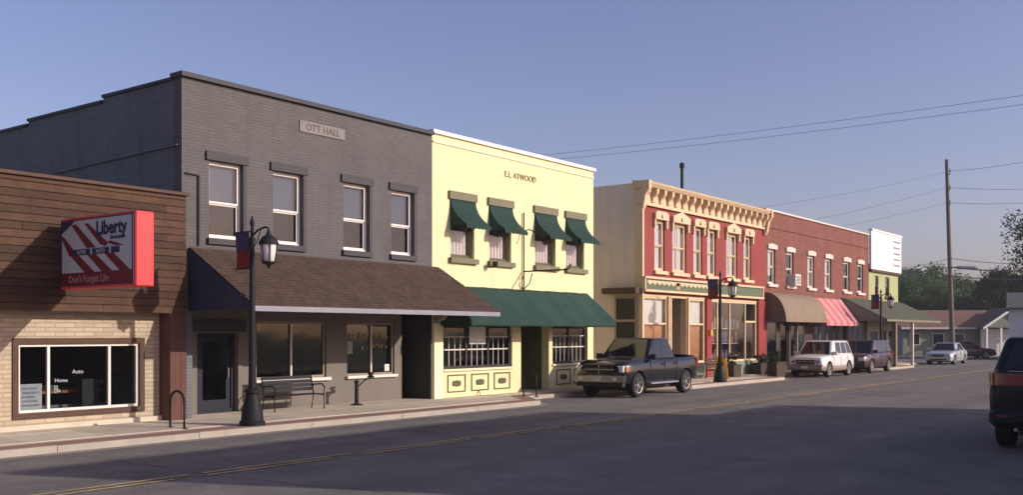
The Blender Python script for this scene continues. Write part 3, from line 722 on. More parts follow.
# iron sign bracket without its board
br = thing('sign_bracket', 'empty black iron sign bracket with scrolled arms on the yellow wall', 'bracket', (26.45, 19.45, 3.3))
MB().tube([(26.45, 19.44, 3.32), (26.45, 19.44, 5.95)], .024, 8).build('upright', 'black_metal', br)
MB().tube([(26.45, 19.44, 4.02), (26.45, 17.75, 4.02), (26.45, 17.62, 4.08), (26.45, 17.6, 4.2)], .024, 8).build('lower_arm', 'black_metal', br)
MB().tube([(26.45, 19.44, 5.3)] + [(26.45, 19.44-.8*k/8, 5.3+.08*math.sin(k/8*2*math.pi)) for k in range(1, 9)], .02, 8).build('upper_arm', 'black_metal', br)
MB().tube([(26.45, 19.42, 3.45), (26.45, 19.2, 3.62), (26.45, 19.1, 3.95)], .016, 6).tube([(26.38, 19.42, 3.4), (26.30, 19.42, 3.62), (26.38, 19.42, 3.85)], .014, 6).build('scroll', 'black_metal', br)
fl = thing('wall_floodlight', 'small black floodlight on the yellow wall below a window sill', 'light', (24.55, 19.49, 4.1))
MB().tube([(24.62, 19.49, 4.06), (24.62, 19.3, 4.06), (24.62, 19.22, 4.1)], .018, 6).build('arm', 'black_metal', fl)
MB().lathe([(.03, 0), (.085, .04), (.09, .16), (.075, .17)], (24.62, 19.2, 4.06), 'z', 10).build('lamp_head', 'black_metal', fl)

# ------------------------------------------------------------------ red building
b4 = thing('red_building', 'two-storey red brick building with bracketed cream cornice and hooded windows', 'building', (40.3, 19.5, 0))
RW = [(35.35, 36.2, 0), (36.86, 38.1, 1), (38.76, 39.6, 0), (40.08, 40.95, 0), (42.0, 43.2, 1), (43.9, 44.75, 0)]
wall_front(34.3, 46.4, 3.55, 7.6, 19.5, .3, [(a, b, 4.5, 6.55) for a, b, _ in RW]).build('front_wall', 'red_paint', b4)
shell(b4, 34.3, 46.4, 19.801, 42, 7.9, 'cream_side', 7.2, mid=3.6)
MB().box(34.295, 34.42, 19.44, 19.80, 0.05, 7.05).build('corner_board', 'cream_trim', b4)
for a, b, dbl in RW:
    wd = sash_window(b4, a, b, 4.5, 6.55, 19.5, 'cream_trim', .07, 0.95, 'curtain_pink', .5, t=.09, vert=dbl, pane='clear_glass')
    MB().box(a-.10, b+.12, 19.38, 19.567, 4.36, 4.498).build('sill', 'cream_trim', wd)
    hd = MB()
    if dbl:
        c = (a+b)/2
        hd.prism([(a-.14, 6.552), (b+.14, 6.552), (b+.14, 6.80), (c, 7.02), (a-.14, 6.80)], 'y', 19.36, 19.567)
    else:
        hd.prism([(a-.12, 6.552), (b+.12, 6.552), (b+.12, 6.80), (b-.05, 6.88), (a+.05, 6.88), (a-.12, 6.80)], 'y', 19.36, 19.567)
    hd.build('hood', 'cream_trim', wd)
    for xx in (a-.13, b+.02): MB().box(xx, xx+.11, 19.40, 19.498, 6.22, 6.549).build('hood_drop', 'cream_trim', wd)
    MB().lathe([(.0, 0), (.09, .0), (.09, .03), (.04, .05)], ((a+b)/2, 19.31, 6.70), 'y', 10).build('rosette', 'cream_trim', wd)
# cornice
co = MB().box(34.24, 46.30, 19.44, 19.80, 7.06, 7.66).build('cornice', 'cream_trim', b4)
MB().prism([(19.439, 7.665), (19.18, 7.72), (19.08, 7.84), (19.06, 7.90), (19.80, 7.98), (19.80, 7.665)], 'x', 34.12, 46.3).build('crown_moulding', 'cream_trim', co)
MB().box(34.22, 46.30, 19.38, 19.439, 7.02, 7.12).build('bed_moulding', 'cream_trim', co)
for k in range(19):
    x = 34.42 + k*(11.6/18)
    MB().prism([(19.438, 7.16), (19.38, 7.18), (19.33, 7.36), (19.19, 7.50), (19.17, 7.56), (19.17, 7.70), (19.438, 7.66)], 'x', x-.085, x+.085).build('bracket', 'cream_trim', co)
for x in (34.10, 46.14):
    MB().prism([(19.375, 6.78), (19.30, 6.9), (19.20, 7.4), (19.05, 7.6), (19.04, 7.94), (19.375, 7.94)], 'x', x+.003, x+.2).build('end_bracket', 'cream_trim', co)
MB().lathe([(.07, 0), (.07, 1.55), (.11, 1.56), (.11, 1.75), (.05, 1.8)], (41.0, 21.2, 7.9-.7+.75), 'z', 10).box(40.93, 41.07, 21.13, 21.27, 7.1, 7.95).tube([(40.75, 21.2, 9.6), (41.25, 21.2, 9.6)], .012, 5).build('vent_pipe', 'black_metal', b4)
# shop sign board
sb = MB().box(34.3, 45.7, 19.34, 19.497, 3.72, 4.14).build('sign_board', 'sign_green', b4)
for zz, hh in ((4.143, .085), (3.63, .085)): MB().box(34.25, 45.78, 19.27, 19.497, zz, zz+hh).build('sign_trim', 'cream_trim', sb)
for x in (34.25, 45.70): MB().box(x, x+.08, 19.30, 19.497, 3.717, 4.14).build('sign_trim', 'cream_trim', sb)
q = MB()
for k in range(14):
    x = 34.5+k*.39; q.prism([(x, 4.0), (x+.19, 3.9), (x+.38, 4.0), (x+.38, 4.08), (x, 4.08)], 'y', 19.325, 19.339)
q.build('scroll_trim', 'cream_trim', sb)
MB().box(36.9, 37.2, 19.325, 19.339, 3.78, 4.05).build('emblem', 'gold_ink', sb)
# ground floor: left shop
wall_front(34.42, 46.4, 0.02, 3.548, 19.52, .28, [(34.5, 36.45, .75, 3.45), (36.75, 38.15, .06, 3.45), (38.4, 39.86, .75, 3.45), (40.5, 45.42, .72, 3.45)]).build('shop_wall', 'cream_trim', b4)
for (a, b) in ((34.5, 36.45), (38.4, 39.86)):
    wn = shop_window(b4, a, b, .75, 3.45, 19.5, 'cream_trim', (), .07, .04, 'clear_glass', (2.38,))
    MB().box(a+.08, b-.08, 19.70, 19.72, 2.42, 3.38).build('window_shade', 'shade_white', wn)
    MB().box(a+.08, b-.08, 19.70, 19.73, .82, 2.36).build('wood_panel', 'orange_wood', wn)
for x in (36.46, 36.62, 38.2): MB().box(x, x+.09, 19.44, 19.517, .07, 3.5).build('post', 'cream_trim', b4)
MB().box(36.6, 36.748, 19.801, 20.9, .07, 3.5).box(38.152, 38.3, 19.801, 20.9, .07, 3.5).build('door_reveal', 'tan_frame', b4)
d = frame(MB(), 36.75, 38.15, .075, 3.4, 20.8, 20.88, .12, .1).box(36.87, 38.03, 20.802, 20.878, 2.3, 2.42).build('door', 'orange_wood', b4)
MB().box(36.87, 38.03, 20.835, 20.845, .18, 2.3).build('pane', 'dark_glass', d); MB().box(36.87, 38.03, 20.835, 20.845, 2.42, 3.28).build('pane', 'dark_glass', d)
MB().box(37.0, 37.04, 20.7, 20.8, .9, 1.2).build('handle', 'chrome', d)
MB().box(39.90, 40.38, 19.42, 19.518, .07, 3.55).build('pilaster', 'red_trim', b4)
MB().box(45.46, 46.38, 19.42, 19.518, .07, 3.55).build('pilaster', 'red_trim', b4)
MB().box(40.05, 40.22, 19.3, 19.418, 1.9, 2.15).build('wall_lantern', 'hydrant_yellow', b4)
wn = shop_window(b4, 40.5, 45.42, .72, 3.45, 19.5, 'cream_trim', (41.2, 42.5, 44.2), .07, .04, 'clear_glass')
MB().box(44.23, 45.35, 19.545, 19.58, 2.5, 2.58).build('transom', 'cream_trim', wn)
for k in range(4):
    a = 40.42 + k*1.27; MB().box(a, a+1.2, 19.46, 19.517, .10, .70).build('bulkhead_panel', 'green_panel', b4)
for k in range(2):
    a = 34.5 + k*.98; MB().box(a, a+.93, 19.46, 19.517, .10, .72).build('bulkhead_panel', 'green_panel', b4)
MB().box(38.42, 39.84, 19.46, 19.517, .10, .72).build('bulkhead_panel', 'green_panel', b4)
# goods on show behind the glass
sh = MB().box(40.6, 45.3, 20.0, 20.5, .7, .76).box(40.6, 45.3, 20.3, 20.5, 1.5, 1.53).box(40.6, 45.3, 20.3, 20.5, 2.2, 2.23).build('display_shelf', 'old_white', b4)
gm = [mat('goods_%s' % n, c, .7, .2, 8) for n, c in (('white', (.55, .52, .48)), ('red', (.35, .08, .06)), ('ochre', (.4, .26, .1)), ('blue', (.1, .13, .22)), ('brown', (.2, .1, .06)))]
for zz in (.76, 1.53, 2.23):
    x = 40.7
    while x < 45.1:
        ww = random.uniform(.14, .34)
        MB().box(x, x+ww, 20.32, 20.46, zz, zz+random.uniform(.2, .55)).build('goods', random.choice(gm), sh); x += ww + random.uniform(.05, .3)
# side window with hood
hd = MB().box(33.85, 34.298, 19.5, 21.05, 3.55, 3.78).build('side_hood', 'brown_wood', b4)
sw = MB()
for (y0, y1, z0, z1) in ((19.66, 19.74, .9, 3.45), (20.6, 20.68, .9, 3.45), (19.74, 20.6, 3.37, 3.45), (19.74, 20.6, .9, .98), (19.74, 20.6, 2.44, 2.54)): sw.box(34.22, 34.297, y0, y1, z0, z1)
sw = sw.build('side_window', 'tan_frame', b4)
for (z0, z1) in ((.98, 2.44), (2.54, 3.37)): MB().box(34.255, 34.265, 19.74, 20.6, z0, z1).build('pane', 'dark_glass', sw)
MB().box(34.275, 34.296, 19.74, 20.6, .98, 3.37).build('backing', 'dark_frame', sw)

# ------------------------------------------------------------------ long brick building
b5 = thing('brick_building', 'long two-storey plain red brick building with white window caps', 'building', (54.4, 19.5, 0))
BW = [(46.75, 47.7), (49.1, 50.1), (52.08, 53.08), (54.7, 55.75), (57.7, 58.85), (60.2, 61.3)]
wall_front(46.405, 62.3, 2.9, 8.0, 19.5, .3, [(a, b, 4.42, 6.15) for a, b in BW]).build('front_wall', 'red_brick', b5)
shell(b5, 46.405, 62.3, 19.801, 40, 7.7, 'red_brick', 7.2, mid=3.4)
MB().box(46.41, 62.35, 19.42, 19.85, 8.002, 8.09).build('coping', 'old_white', b5)
MB().box(46.41, 62.3, 19.455, 19.498, 7.18, 7.30).build('string_course', 'red_brick', b5)
for i, (a, b) in enumerate(BW):
    wd = sash_window(b5, a, b, 4.42, 6.15, 19.5, 'old_white', .09, (.7, 0, .95, .95, 0, 0)[i] or None, 'shade_white', .5, t=.08, pane=('clear_glass', 'dark_glass', 'clear_glass', 'clear_glass', 'dark_glass', 'dark_glass')[i])
    MB().prism([(a-.08, 6.152), (b+.08, 6.152), (b+.10, 6.36), ((a+b)/2, 6.42), (a-.10, 6.36)], 'y', 19.42, 19.587).build('cap', 'old_white', wd)
    MB().box(a-.10, b+.10, 19.38, 19.587, 4.28, 4.417).build('sill', 'old_white', wd)
ac = thing('air_conditioner', 'white boxy air conditioner in the window of the red brick wall', 'air conditioner', (49.6, 19.4, 4.43))
MB().box(49.24, 49.98, 19.05, 19.55, 4.43, 5.0).build('case', 'ac_white', ac, bevel=.02)
for k in range(6): MB().box(49.34, 49.88, 19.035, 19.049, 4.52+k*.07, 4.55+k*.07).build('grille_slat', 'dark_frame', ac)
wall_front(46.405, 62.3, 0.02, 2.898, 19.56, .24, [(46.8, 48.2, .6, 2.6), (48.5, 49.6, .06, 2.6), (49.9, 52.0, .6, 2.6), (53.0, 56.4, .6, 2.6), (57.2, 58.4, .06, 2.6), (58.8, 61.8, .6, 2.6)]).build('shop_wall', 'dark_wood', b5)
for (a, b, dv) in ((46.8, 48.2, ()), (49.9, 52.0, (50.9,)), (53.0, 56.4, (54.2, 55.3)), (58.8, 61.8, (59.8, 60.8))):
    wn = shop_window(b5, a, b, .6, 2.6, 19.56, 'tan_frame', dv, .07, .03, 'glass')
    for k in range(4):
        x = a+.15+random.random()*(b-a-.5); MB().box(x, x+random.uniform(.15, .4), 19.9, 20.0, .7, random.uniform(1.1, 2.0)).build('display', random.choice(gm), wn)
for (a, b) in ((48.5, 49.6), (57.2, 58.4)):
    d = frame(MB(), a, b, .07, 2.58, 19.62, 19.7, .1, .25).build('door', 'dark_wood', b5); MB().box(a+.1, b-.1, 19.655, 19.665, .32, 2.48).build('pane', 'dark_glass', d)
# barrel awning, brown
pr_ = [(19.49-1.05*math.sin(k/10*math.pi/2), 2.55+1.45*math.cos(k/10*math.pi/2)) for k in range(11)]
ba = MB().sheet(pr_, 'x', 46.45, 52.0, .02).build('barrel_awning', 'awning_tan', b5, smooth=True)
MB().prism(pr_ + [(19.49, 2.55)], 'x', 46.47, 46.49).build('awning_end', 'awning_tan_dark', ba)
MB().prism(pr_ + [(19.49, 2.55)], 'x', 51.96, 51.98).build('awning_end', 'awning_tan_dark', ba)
# red and white striped awning
pa = thing('striped_awning', 'faded red and pink striped shop awning on the red brick building', 'awning', (54.3, 19.4, 2.4))
n = 10; x0, x1 = 52.05, 57.3
for k in range(n):
    a = x0+(x1-x0)*k/n; b = x0+(x1-x0)*(k+1)/n
    MB().sheet([(19.48, 3.92), (18.45, 2.62), (18.45, 2.40)], 'x', a+.001, b-.001, .012).build('stripe', 'awning_pink' if k % 2 else 'awning_red', pa)
for x in (x0+.01, x1-.03): MB().prism([(19.47, 3.9), (18.47, 2.62), (18.47, 2.42), (19.47, 2.42)], 'x', x, x+.012).build('awning_end', 'awning_red', pa)

# ------------------------------------------------------------------ green corner building with a white billboard and shingled porch
b6 = thing('green_corner_building', 'pale green corner building with shingled porch roof below a white parapet board', 'building', (65.4, 19.5, 0))
wall_front(62.36, 68.5, 2.7, 5.9, 19.5, .3, [(63.6, 64.3, 4.3, 5.6), (65.7, 66.6, 4.3, 5.6)]).build('upper_wall', 'pale_green', b6)
for a, b in ((63.6, 64.3), (65.7, 66.6)): sash_window(b6, a, b, 4.3, 5.6, 19.5, 'brown_wood', .05, .5, 'shade_white', .5, t=.08, sill=.06)
shell(b6, 62.36, 68.5, 19.801, 34, 5.85, 'pale_green', 5.5, mid=3.2)
wall_front(62.36, 68.5, .02, 2.698, 19.6, .2, [(63.0, 64.6, .6, 2.2), (65.2, 66.3, .06, 2.2), (66.8, 68.0, .6, 2.2)]).build('shop_wall', 'house_green', b6)
for a, b in ((63.0, 64.6), (66.8, 68.0)): shop_window(b6, a, b, .6, 2.2, 19.6, 'tan_frame', (), .07, .03, 'dark_glass')
d = frame(MB(), 65.2, 66.3, .07, 2.18, 19.64, 19.7, .1).build('door', 'brown_wood', b6); MB().box(65.3, 66.2, 19.665, 19.675, .17, 2.08).build('pane', 'dark_glass', d)
MB().box(62.32, 66.6, 19.32, 19.45, 5.95, 8.32).build('parapet_board', 'bill_white', b6)
MB().box(66.602, 68.62, 19.32, 19.45, 5.95, 8.32).build('parapet_board', 'bill_white', b6)
MB().box(62.3, 68.66, 19.26, 19.52, 8.322, 8.42).build('board_cap', 'bill_white', b6)
MB().box(62.36, 68.6, 19.33, 19.497, 5.80, 5.945).build('band_trim', 'brown_wood', b6)
q = MB()
for k in range(5): q.box(66.85, 68.3, 19.306, 19.319, 6.35+k*.38, 6.46+k*.38)
q.build('print_line', 'blind_grey', b6)
for x in (62.8, 64.6, 66.5, 68.3): MB().box(x-.06, x+.06, 19.46, 19.58, 5.92, 8.1).build('board_stay', 'brown_wood', b6)
# porch roof
pc = MB().prism([(19.49, 4.05), (17.0, 2.80), (17.0, 2.72), (19.49, 2.72)], 'x', 57.42, 68.9).build('porch_roof', 'shingle_green', b6)
shingles(pc, 'shingles', 'shingle_green', 57.36, 69.0, 16.92, 2.775, 19.49, 4.06, .18, .4)
MB().box(57.36, 69.0, 16.91, 16.99, 2.66, 2.785).build('fascia', 'olive_stone', pc)
MB().prism([(17.02, 2.7), (19.49, 2.7), (19.49, 4.03), (17.02, 2.80)], 'x', 57.37, 57.418).build('gable_panel', 'house_green', pc)
MB().box(59.5, 59.75, 17.05, 17.3, 0.06, 2.718).build('porch_post', 'awning_tan', b6)
MB().box(62.9, 63.06, 17.02, 17.18, .06, 2.718).build('porch_post', 'old_white', b6)
MB().box(57.42, 57.6, 17.05, 19.5, 0.06, .9).build('porch_rail', 'dark_wood', b6)

# ------------------------------------------------------------------ buildings across the street (they shade the road)
for (x0, x1, h, lab, m) in ((14.4, 28.85, 7.29, 'two-storey brick shop block standing across the street, behind the viewer', 'red_brick'), (28.9, 33.0, 5.75, 'lower tan brick shop beside the two-storey block across the street', 'tan_brick')):
    bb = thing('shop_block', lab, 'building', ((x0+x1)/2, -3.0, 0))
    MB().box(x0, x1, -3.35, -3.0, -.1, h).build('false_front', m, bb); MB().box(x0+.01, x1-.01, -18, -3.351, -.1, 3.4).build('wall', m, bb)
    n = int((x1-x0)/2.4)
    for k in range(n):
        a = x0 + .6 + k*(x1-x0-.6)/n
        wd = MB().box(a, a+1.3, -2.998, -2.95, .6, 2.5).build('shop_window', 'white_frame', bb); MB().box(a+.07, a+1.23, -2.949, -2.94, .67, 2.43).build('pane', 'car_glass', wd)
        if h > 6:
            wd = MB().box(a+.15, a+1.05, -2.998, -2.95, 4.1, 5.8).build('window', 'white_frame', bb); MB().box(a+.22, a+.98, -2.949, -2.94, 4.17, 5.73).build('pane', 'car_glass', wd)

# ------------------------------------------------------------------ street lamps with banners
def lamp(x, y, label):
    r = thing('street_lamp', label, 'street lamp', (x, y, SZ), 'street lamps with banners')
    z0 = SZ
    MB().lathe([(.27, z0), (.27, z0+.08), (.235, z0+.11), (.215, z0+.34), (.165, z0+.52), (.125, z0+.66), (.15, z0+.69), (.15, z0+.75), (.095, z0+.79)], (x, y, 0), 'z', 16).build('base', 'black_metal', r, smooth=True)
    MB().lathe([(.082, z0+.78), (.066, 2.2), (.052, 3.9), (.07, 3.92), (.07, 3.99), (.04, 4.02), (.035, 4.25), (.055, 4.29), (.045, 4.35), (.01, 4.46)], (x, y, 0), 'z', 12).build('shaft', 'black_metal', r, smooth=True)
    MB().tube([(x, y-.03, 4.06), (x, y-.2, 4.16), (x, y-.42, 4.2), (x, y-.52, 4.17), (x, y-.53, 4.08)], .022, 8).build('arm', 'black_metal', r)
    MB().tube([(x, y-.04, 3.8), (x, y-.16, 3.92), (x, y-.28, 4.17)], .012, 6).build('brace', 'black_metal', r)
    hd = MB().lathe([(.03, 4.12), (.05, 4.06), (.06, 4.03), (.13, 3.99), (.20, 3.89), (.215, 3.84), (.185, 3.83)], (x, y-.53, 0), 'z', 12).build('lantern_cap', 'black_metal', r, smooth=True)
    MB().lathe([(.165, 3.83), (.16, 3.7), (.125, 3.5), (.11, 3.48)], (x, y-.53, 0), 'z', 12).build('globe', 'lamp_glass', hd, smooth=True)
    for k in range(6):
        t = k*math.pi/3; c, s_ = math.cos(t), math.sin(t)
        MB().tube([(x+.178*c, y-.53+.178*s_, 3.84), (x+.135*c, y-.53+.135*s_, 3.48)], .012, 5).build('cage_bar', 'black_metal', hd)
    MB().lathe([(.14, 3.48), (.13, 3.44), (.05, 3.41), (.02, 3.34)], (x, y-.53, 0), 'z', 12).build('lantern_foot', 'black_metal', hd, smooth=True)
    for zz in (4.14, 3.36): MB().tube([(x, y+.03, zz), (x, y+.58, zz)], .014, 6).build('banner_rod', 'black_metal', r)
    n = 8; t1 = MB(); t2 = MB()
    def bx(s, t): return (x + .02*math.sin(s*7 + t*4), y+.09+s*.44, 3.37+t*.76)
    for i in range(n):
        for j in range(n):
            a, b = i/n, (i+1)/n; c, d = j/n, (j+1)/n
            (t1 if (j >= 4) else t2).quad(bx(a, c), bx(b, c), bx(b, d), bx(a, d))
    bn = t1.build('banner', 'banner_blue', r, smooth=True, fix=False); t2.build('banner_lower', 'banner_red', bn, smooth=True, fix=False)
    for o in [bn] + list(bn.children):
        sm = o.modifiers.new('thickness', 'SOLIDIFY'); sm.thickness = .006
    return r
lamp(13.5, 17.0, 'black street lamp with banner in front of the navy door')
lamp(36.6, 17.25, 'black street lamp with banner in front of the red building')
lamp(57.0, 17.15, 'black street lamp with banner beside the shingled porch')

# ------------------------------------------------------------------ street furniture
def rack(x, y, label):
    o = MB(); p = [(x, y+.24, SZ), (x, y+.24, .6)] + [(x, y+.24*math.cos(t), .6+.22*math.sin(t)) for t in [k*math.pi/8 for k in range(1, 8)]] + [(x, y-.24, .6), (x, y-.24, SZ)]
    r = thing('bike_rack', label, 'bike rack', (x, y, SZ)); o.tube(p, .026, 8).build('hoop', 'black_metal', r, smooth=True)
    for s in (-1, 1): MB().lathe([(.08, SZ), (.08, SZ+.015), (.035, SZ+.02)], (x, y+s*.24, 0), 'z', 10).build('foot_plate', 'black_metal', r)
rack(12.2, 17.75, 'black hoop bike rack in front of the tan brick window wall')
rack(24.75, 17.95, 'black hoop bike rack in front of the yellow shopfront')

def bench(x0, x1, yb, label, m='black_metal'):
    r = thing('bench', label, 'bench', ((x0+x1)/2, yb, SZ)); f = yb-.5
    for k in range(4): MB().box(x0+.03, x1-.03, f+.06+k*.1, f+.145+k*.1, .44, .462).build('seat_slat', m, r)
    for k in range(4): MB().prism([(yb-.055+k*.025, .53+k*.1), (yb-.035+k*.025, .53+k*.1), (yb-.012+k*.025, .615+k*.1), (yb-.032+k*.025, .615+k*.1)], 'x', x0+.03, x1-.03).build('back_slat', m, r)
    for x in (x0, x1):
        MB().tube([(x, f+.04, SZ), (x, f+.06, .44), (x, f+.03, .62), (x, f+.12, .7), (x, yb-.06, .68), (x, yb-.02, .62)], .02, 6).build('arm_frame', m, r)
        MB().tube([(x, yb+.02, SZ), (x, yb-.06, .44), (x, yb+.05, .93)], .02, 6).build('rear_leg', m, r)
        MB().tube([(x, f+.06, .43), (x, yb-.05, .43)], .018, 6).build('side_rail', m, r)
bench(16.0, 17.6, 19.75, 'long dark slatted bench under the grey shop window')
bench(38.7, 40.0, 18.9, 'dark slatted bench in front of the red building', 'dark_wood')

pf = thing('pedestal_post', 'short black pedestal post with a slanted arm and flat head', 'post', (18.95, 19.5, SZ))
MB().lathe([(.17, SZ), (.17, SZ+.03), (.06, SZ+.06)], (18.95, 19.5, 0), 'z', 12).build('base', 'black_metal', pf)
MB().lathe([(.055, SZ+.05), (.05, .66), (.065, .67), (.065, .72), (.02, .74)], (18.95, 19.5, 0), 'z', 10).build('post', 'black_metal', pf)
MB().tube([(18.97, 19.48, .55), (19.1, 19.38, .72), (19.22, 19.28, .8)], .018, 6).build('arm', 'black_metal', pf)
MB().lathe([(.05, .80), (.12, .82), (.06, .86), (.06, .9), (.11, .93), (.03, .95)], (19.24, 19.26, 0), 'z', 10).build('head', 'black_metal', pf)

def leaves(n_cl, per, rad, size, cen=(0, 0, 0), sq=(1, 1, 1), seed=1, spread=.3, bias=.6):
    rnd = random.Random(seed); mb = MB()
    for _ in range(n_cl):
        while True:
            p = Vector((rnd.uniform(-1, 1), rnd.uniform(-1, 1), rnd.uniform(-1, 1)))
            if bias < p.length <= 1: break
        if rnd.random() < .25: p *= .6
        p = Vector((p.x*rad*sq[0], p.y*rad*sq[1], p.z*rad*sq[2])) + Vector(cen); cr = rad*spread*rnd.uniform(.6, 1.3)
        for _ in range(per):
            g_ = Vector((rnd.gauss(0, 1), rnd.gauss(0, 1), rnd.gauss(0, .75))); g_ = g_ if g_.length < 1.7 else g_*(1.7/g_.length)*rnd.uniform(.6, 1); q = p + g_*cr*.55
            a = Vector((rnd.gauss(0, 1), rnd.gauss(0, 1), rnd.gauss(0, 1))).normalized(); b = a.orthogonal().normalized(); s = size*rnd.uniform(.6, 1.4)
            c = a.cross(b)
            mb.quad(q-b*s, q+c*s*.55, q+b*s, q-c*s*.55)
    return mb
def planter(x, y, label, seed, wd=.8, hh=.5, m='dark_wood'):
    r = thing('planter', label, 'planter', (x, y, SZ), None)
    MB().prism([(x-wd/2+.04, SZ), (x+wd/2-.04, SZ), (x+wd/2, SZ+hh), (x-wd/2, SZ+hh)], 'y', y-.22, y+.22).build('box', m, r)
    MB().box(x-wd/2-.03, x+wd/2+.03, y-.25, y+.25, SZ+hh+.002, SZ+hh+.05).build('rim', m, r)
    o = leaves(16, 45, .36, .045, (x, y, SZ+hh+.22), (wd*.55/.4*.8, .7, .75), seed).build('shrub', 'leaf_shrub', r, fix=False); o['kind'] = 'stuff'
planter(41.3, 18.85, 'dark planter with a shrub under the goods window of the red building', 3)
planter(44.6, 18.95, 'wide dark planter with a shrub below the end pilaster of the red building', 4, 1.0)
planter(43.2, 17.6, 'low dark wooden planter on the kerb corner ahead of the white SUV', 6, 1.1, .6)
fb = thing('sandwich_board', 'leaning yellow folding board beside the bench at the red building', 'sign board', (39.0, 18.2, SZ))
for s in (-1, 1): MB().prism([(38.75+s*.02+s*.22-.0, SZ), (38.77+s*.02+s*.22, SZ), (38.76+s*.02, .98), (38.74+s*.02, .98)], 'y', 18.0, 18.45).build('panel', 'hydrant_yellow', fb)
MB().box(38.72, 38.80, 18.0, 18.45, .982, 1.0).build('hinge', 'black_metal', fb)

# ------------------------------------------------------------------ vehicles
def loft(stations):
    """car body from stations (x, bottom, top, halfwidth): a closed skin with a shoulder and a tucked sill"""
    mb = MB(); rings = []
    for (x, zb, zt, hw) in stations:
        h = zt-zb
        half = [(.78*hw, zb), (.94*hw, zb+.05*h), (.985*hw, zb+.22*h), (hw, zb+.5*h), (.99*hw, zb+.72*h), (.955*hw, zb+.88*h), (.88*hw, zb+.965*h), (.6*hw, zt), (.2*hw, zt+.012)]
        rings.append([(x, y, z) for y, z in half] + [(x, -y, z) for y, z in reversed(half)])
    n = len(rings[0]); mb.v = [p for r in rings for p in r]
    for k in range(len(rings)-1):
        for s in range(n):
            mb.f.append((k*n+s, k*n+(s+1) % n, (k+1)*n+(s+1) % n, (k+1)*n+s))
    mb.f.append(tuple(range(n-1, -1, -1))); mb.f.append(tuple(range((len(rings)-1)*n, len(rings)*n)))
    return mb
def bool_cut(ob, cutters):
    for c in cutters:
        md = ob.modifiers.new('cut', 'BOOLEAN'); md.operation = 'DIFFERENCE'; md.object = c; md.solver = 'EXACT'
    dg = bpy.context.evaluated_depsgraph_get(); me = bpy.data.meshes.new_from_object(ob.evaluated_get(dg))
    ob.modifiers.clear(); old = ob.data; ob.data = me
    me.shade_smooth(); me.set_sharp_from_angle(angle=R(35))
    for c in cutters: bpy.data.objects.remove(c)

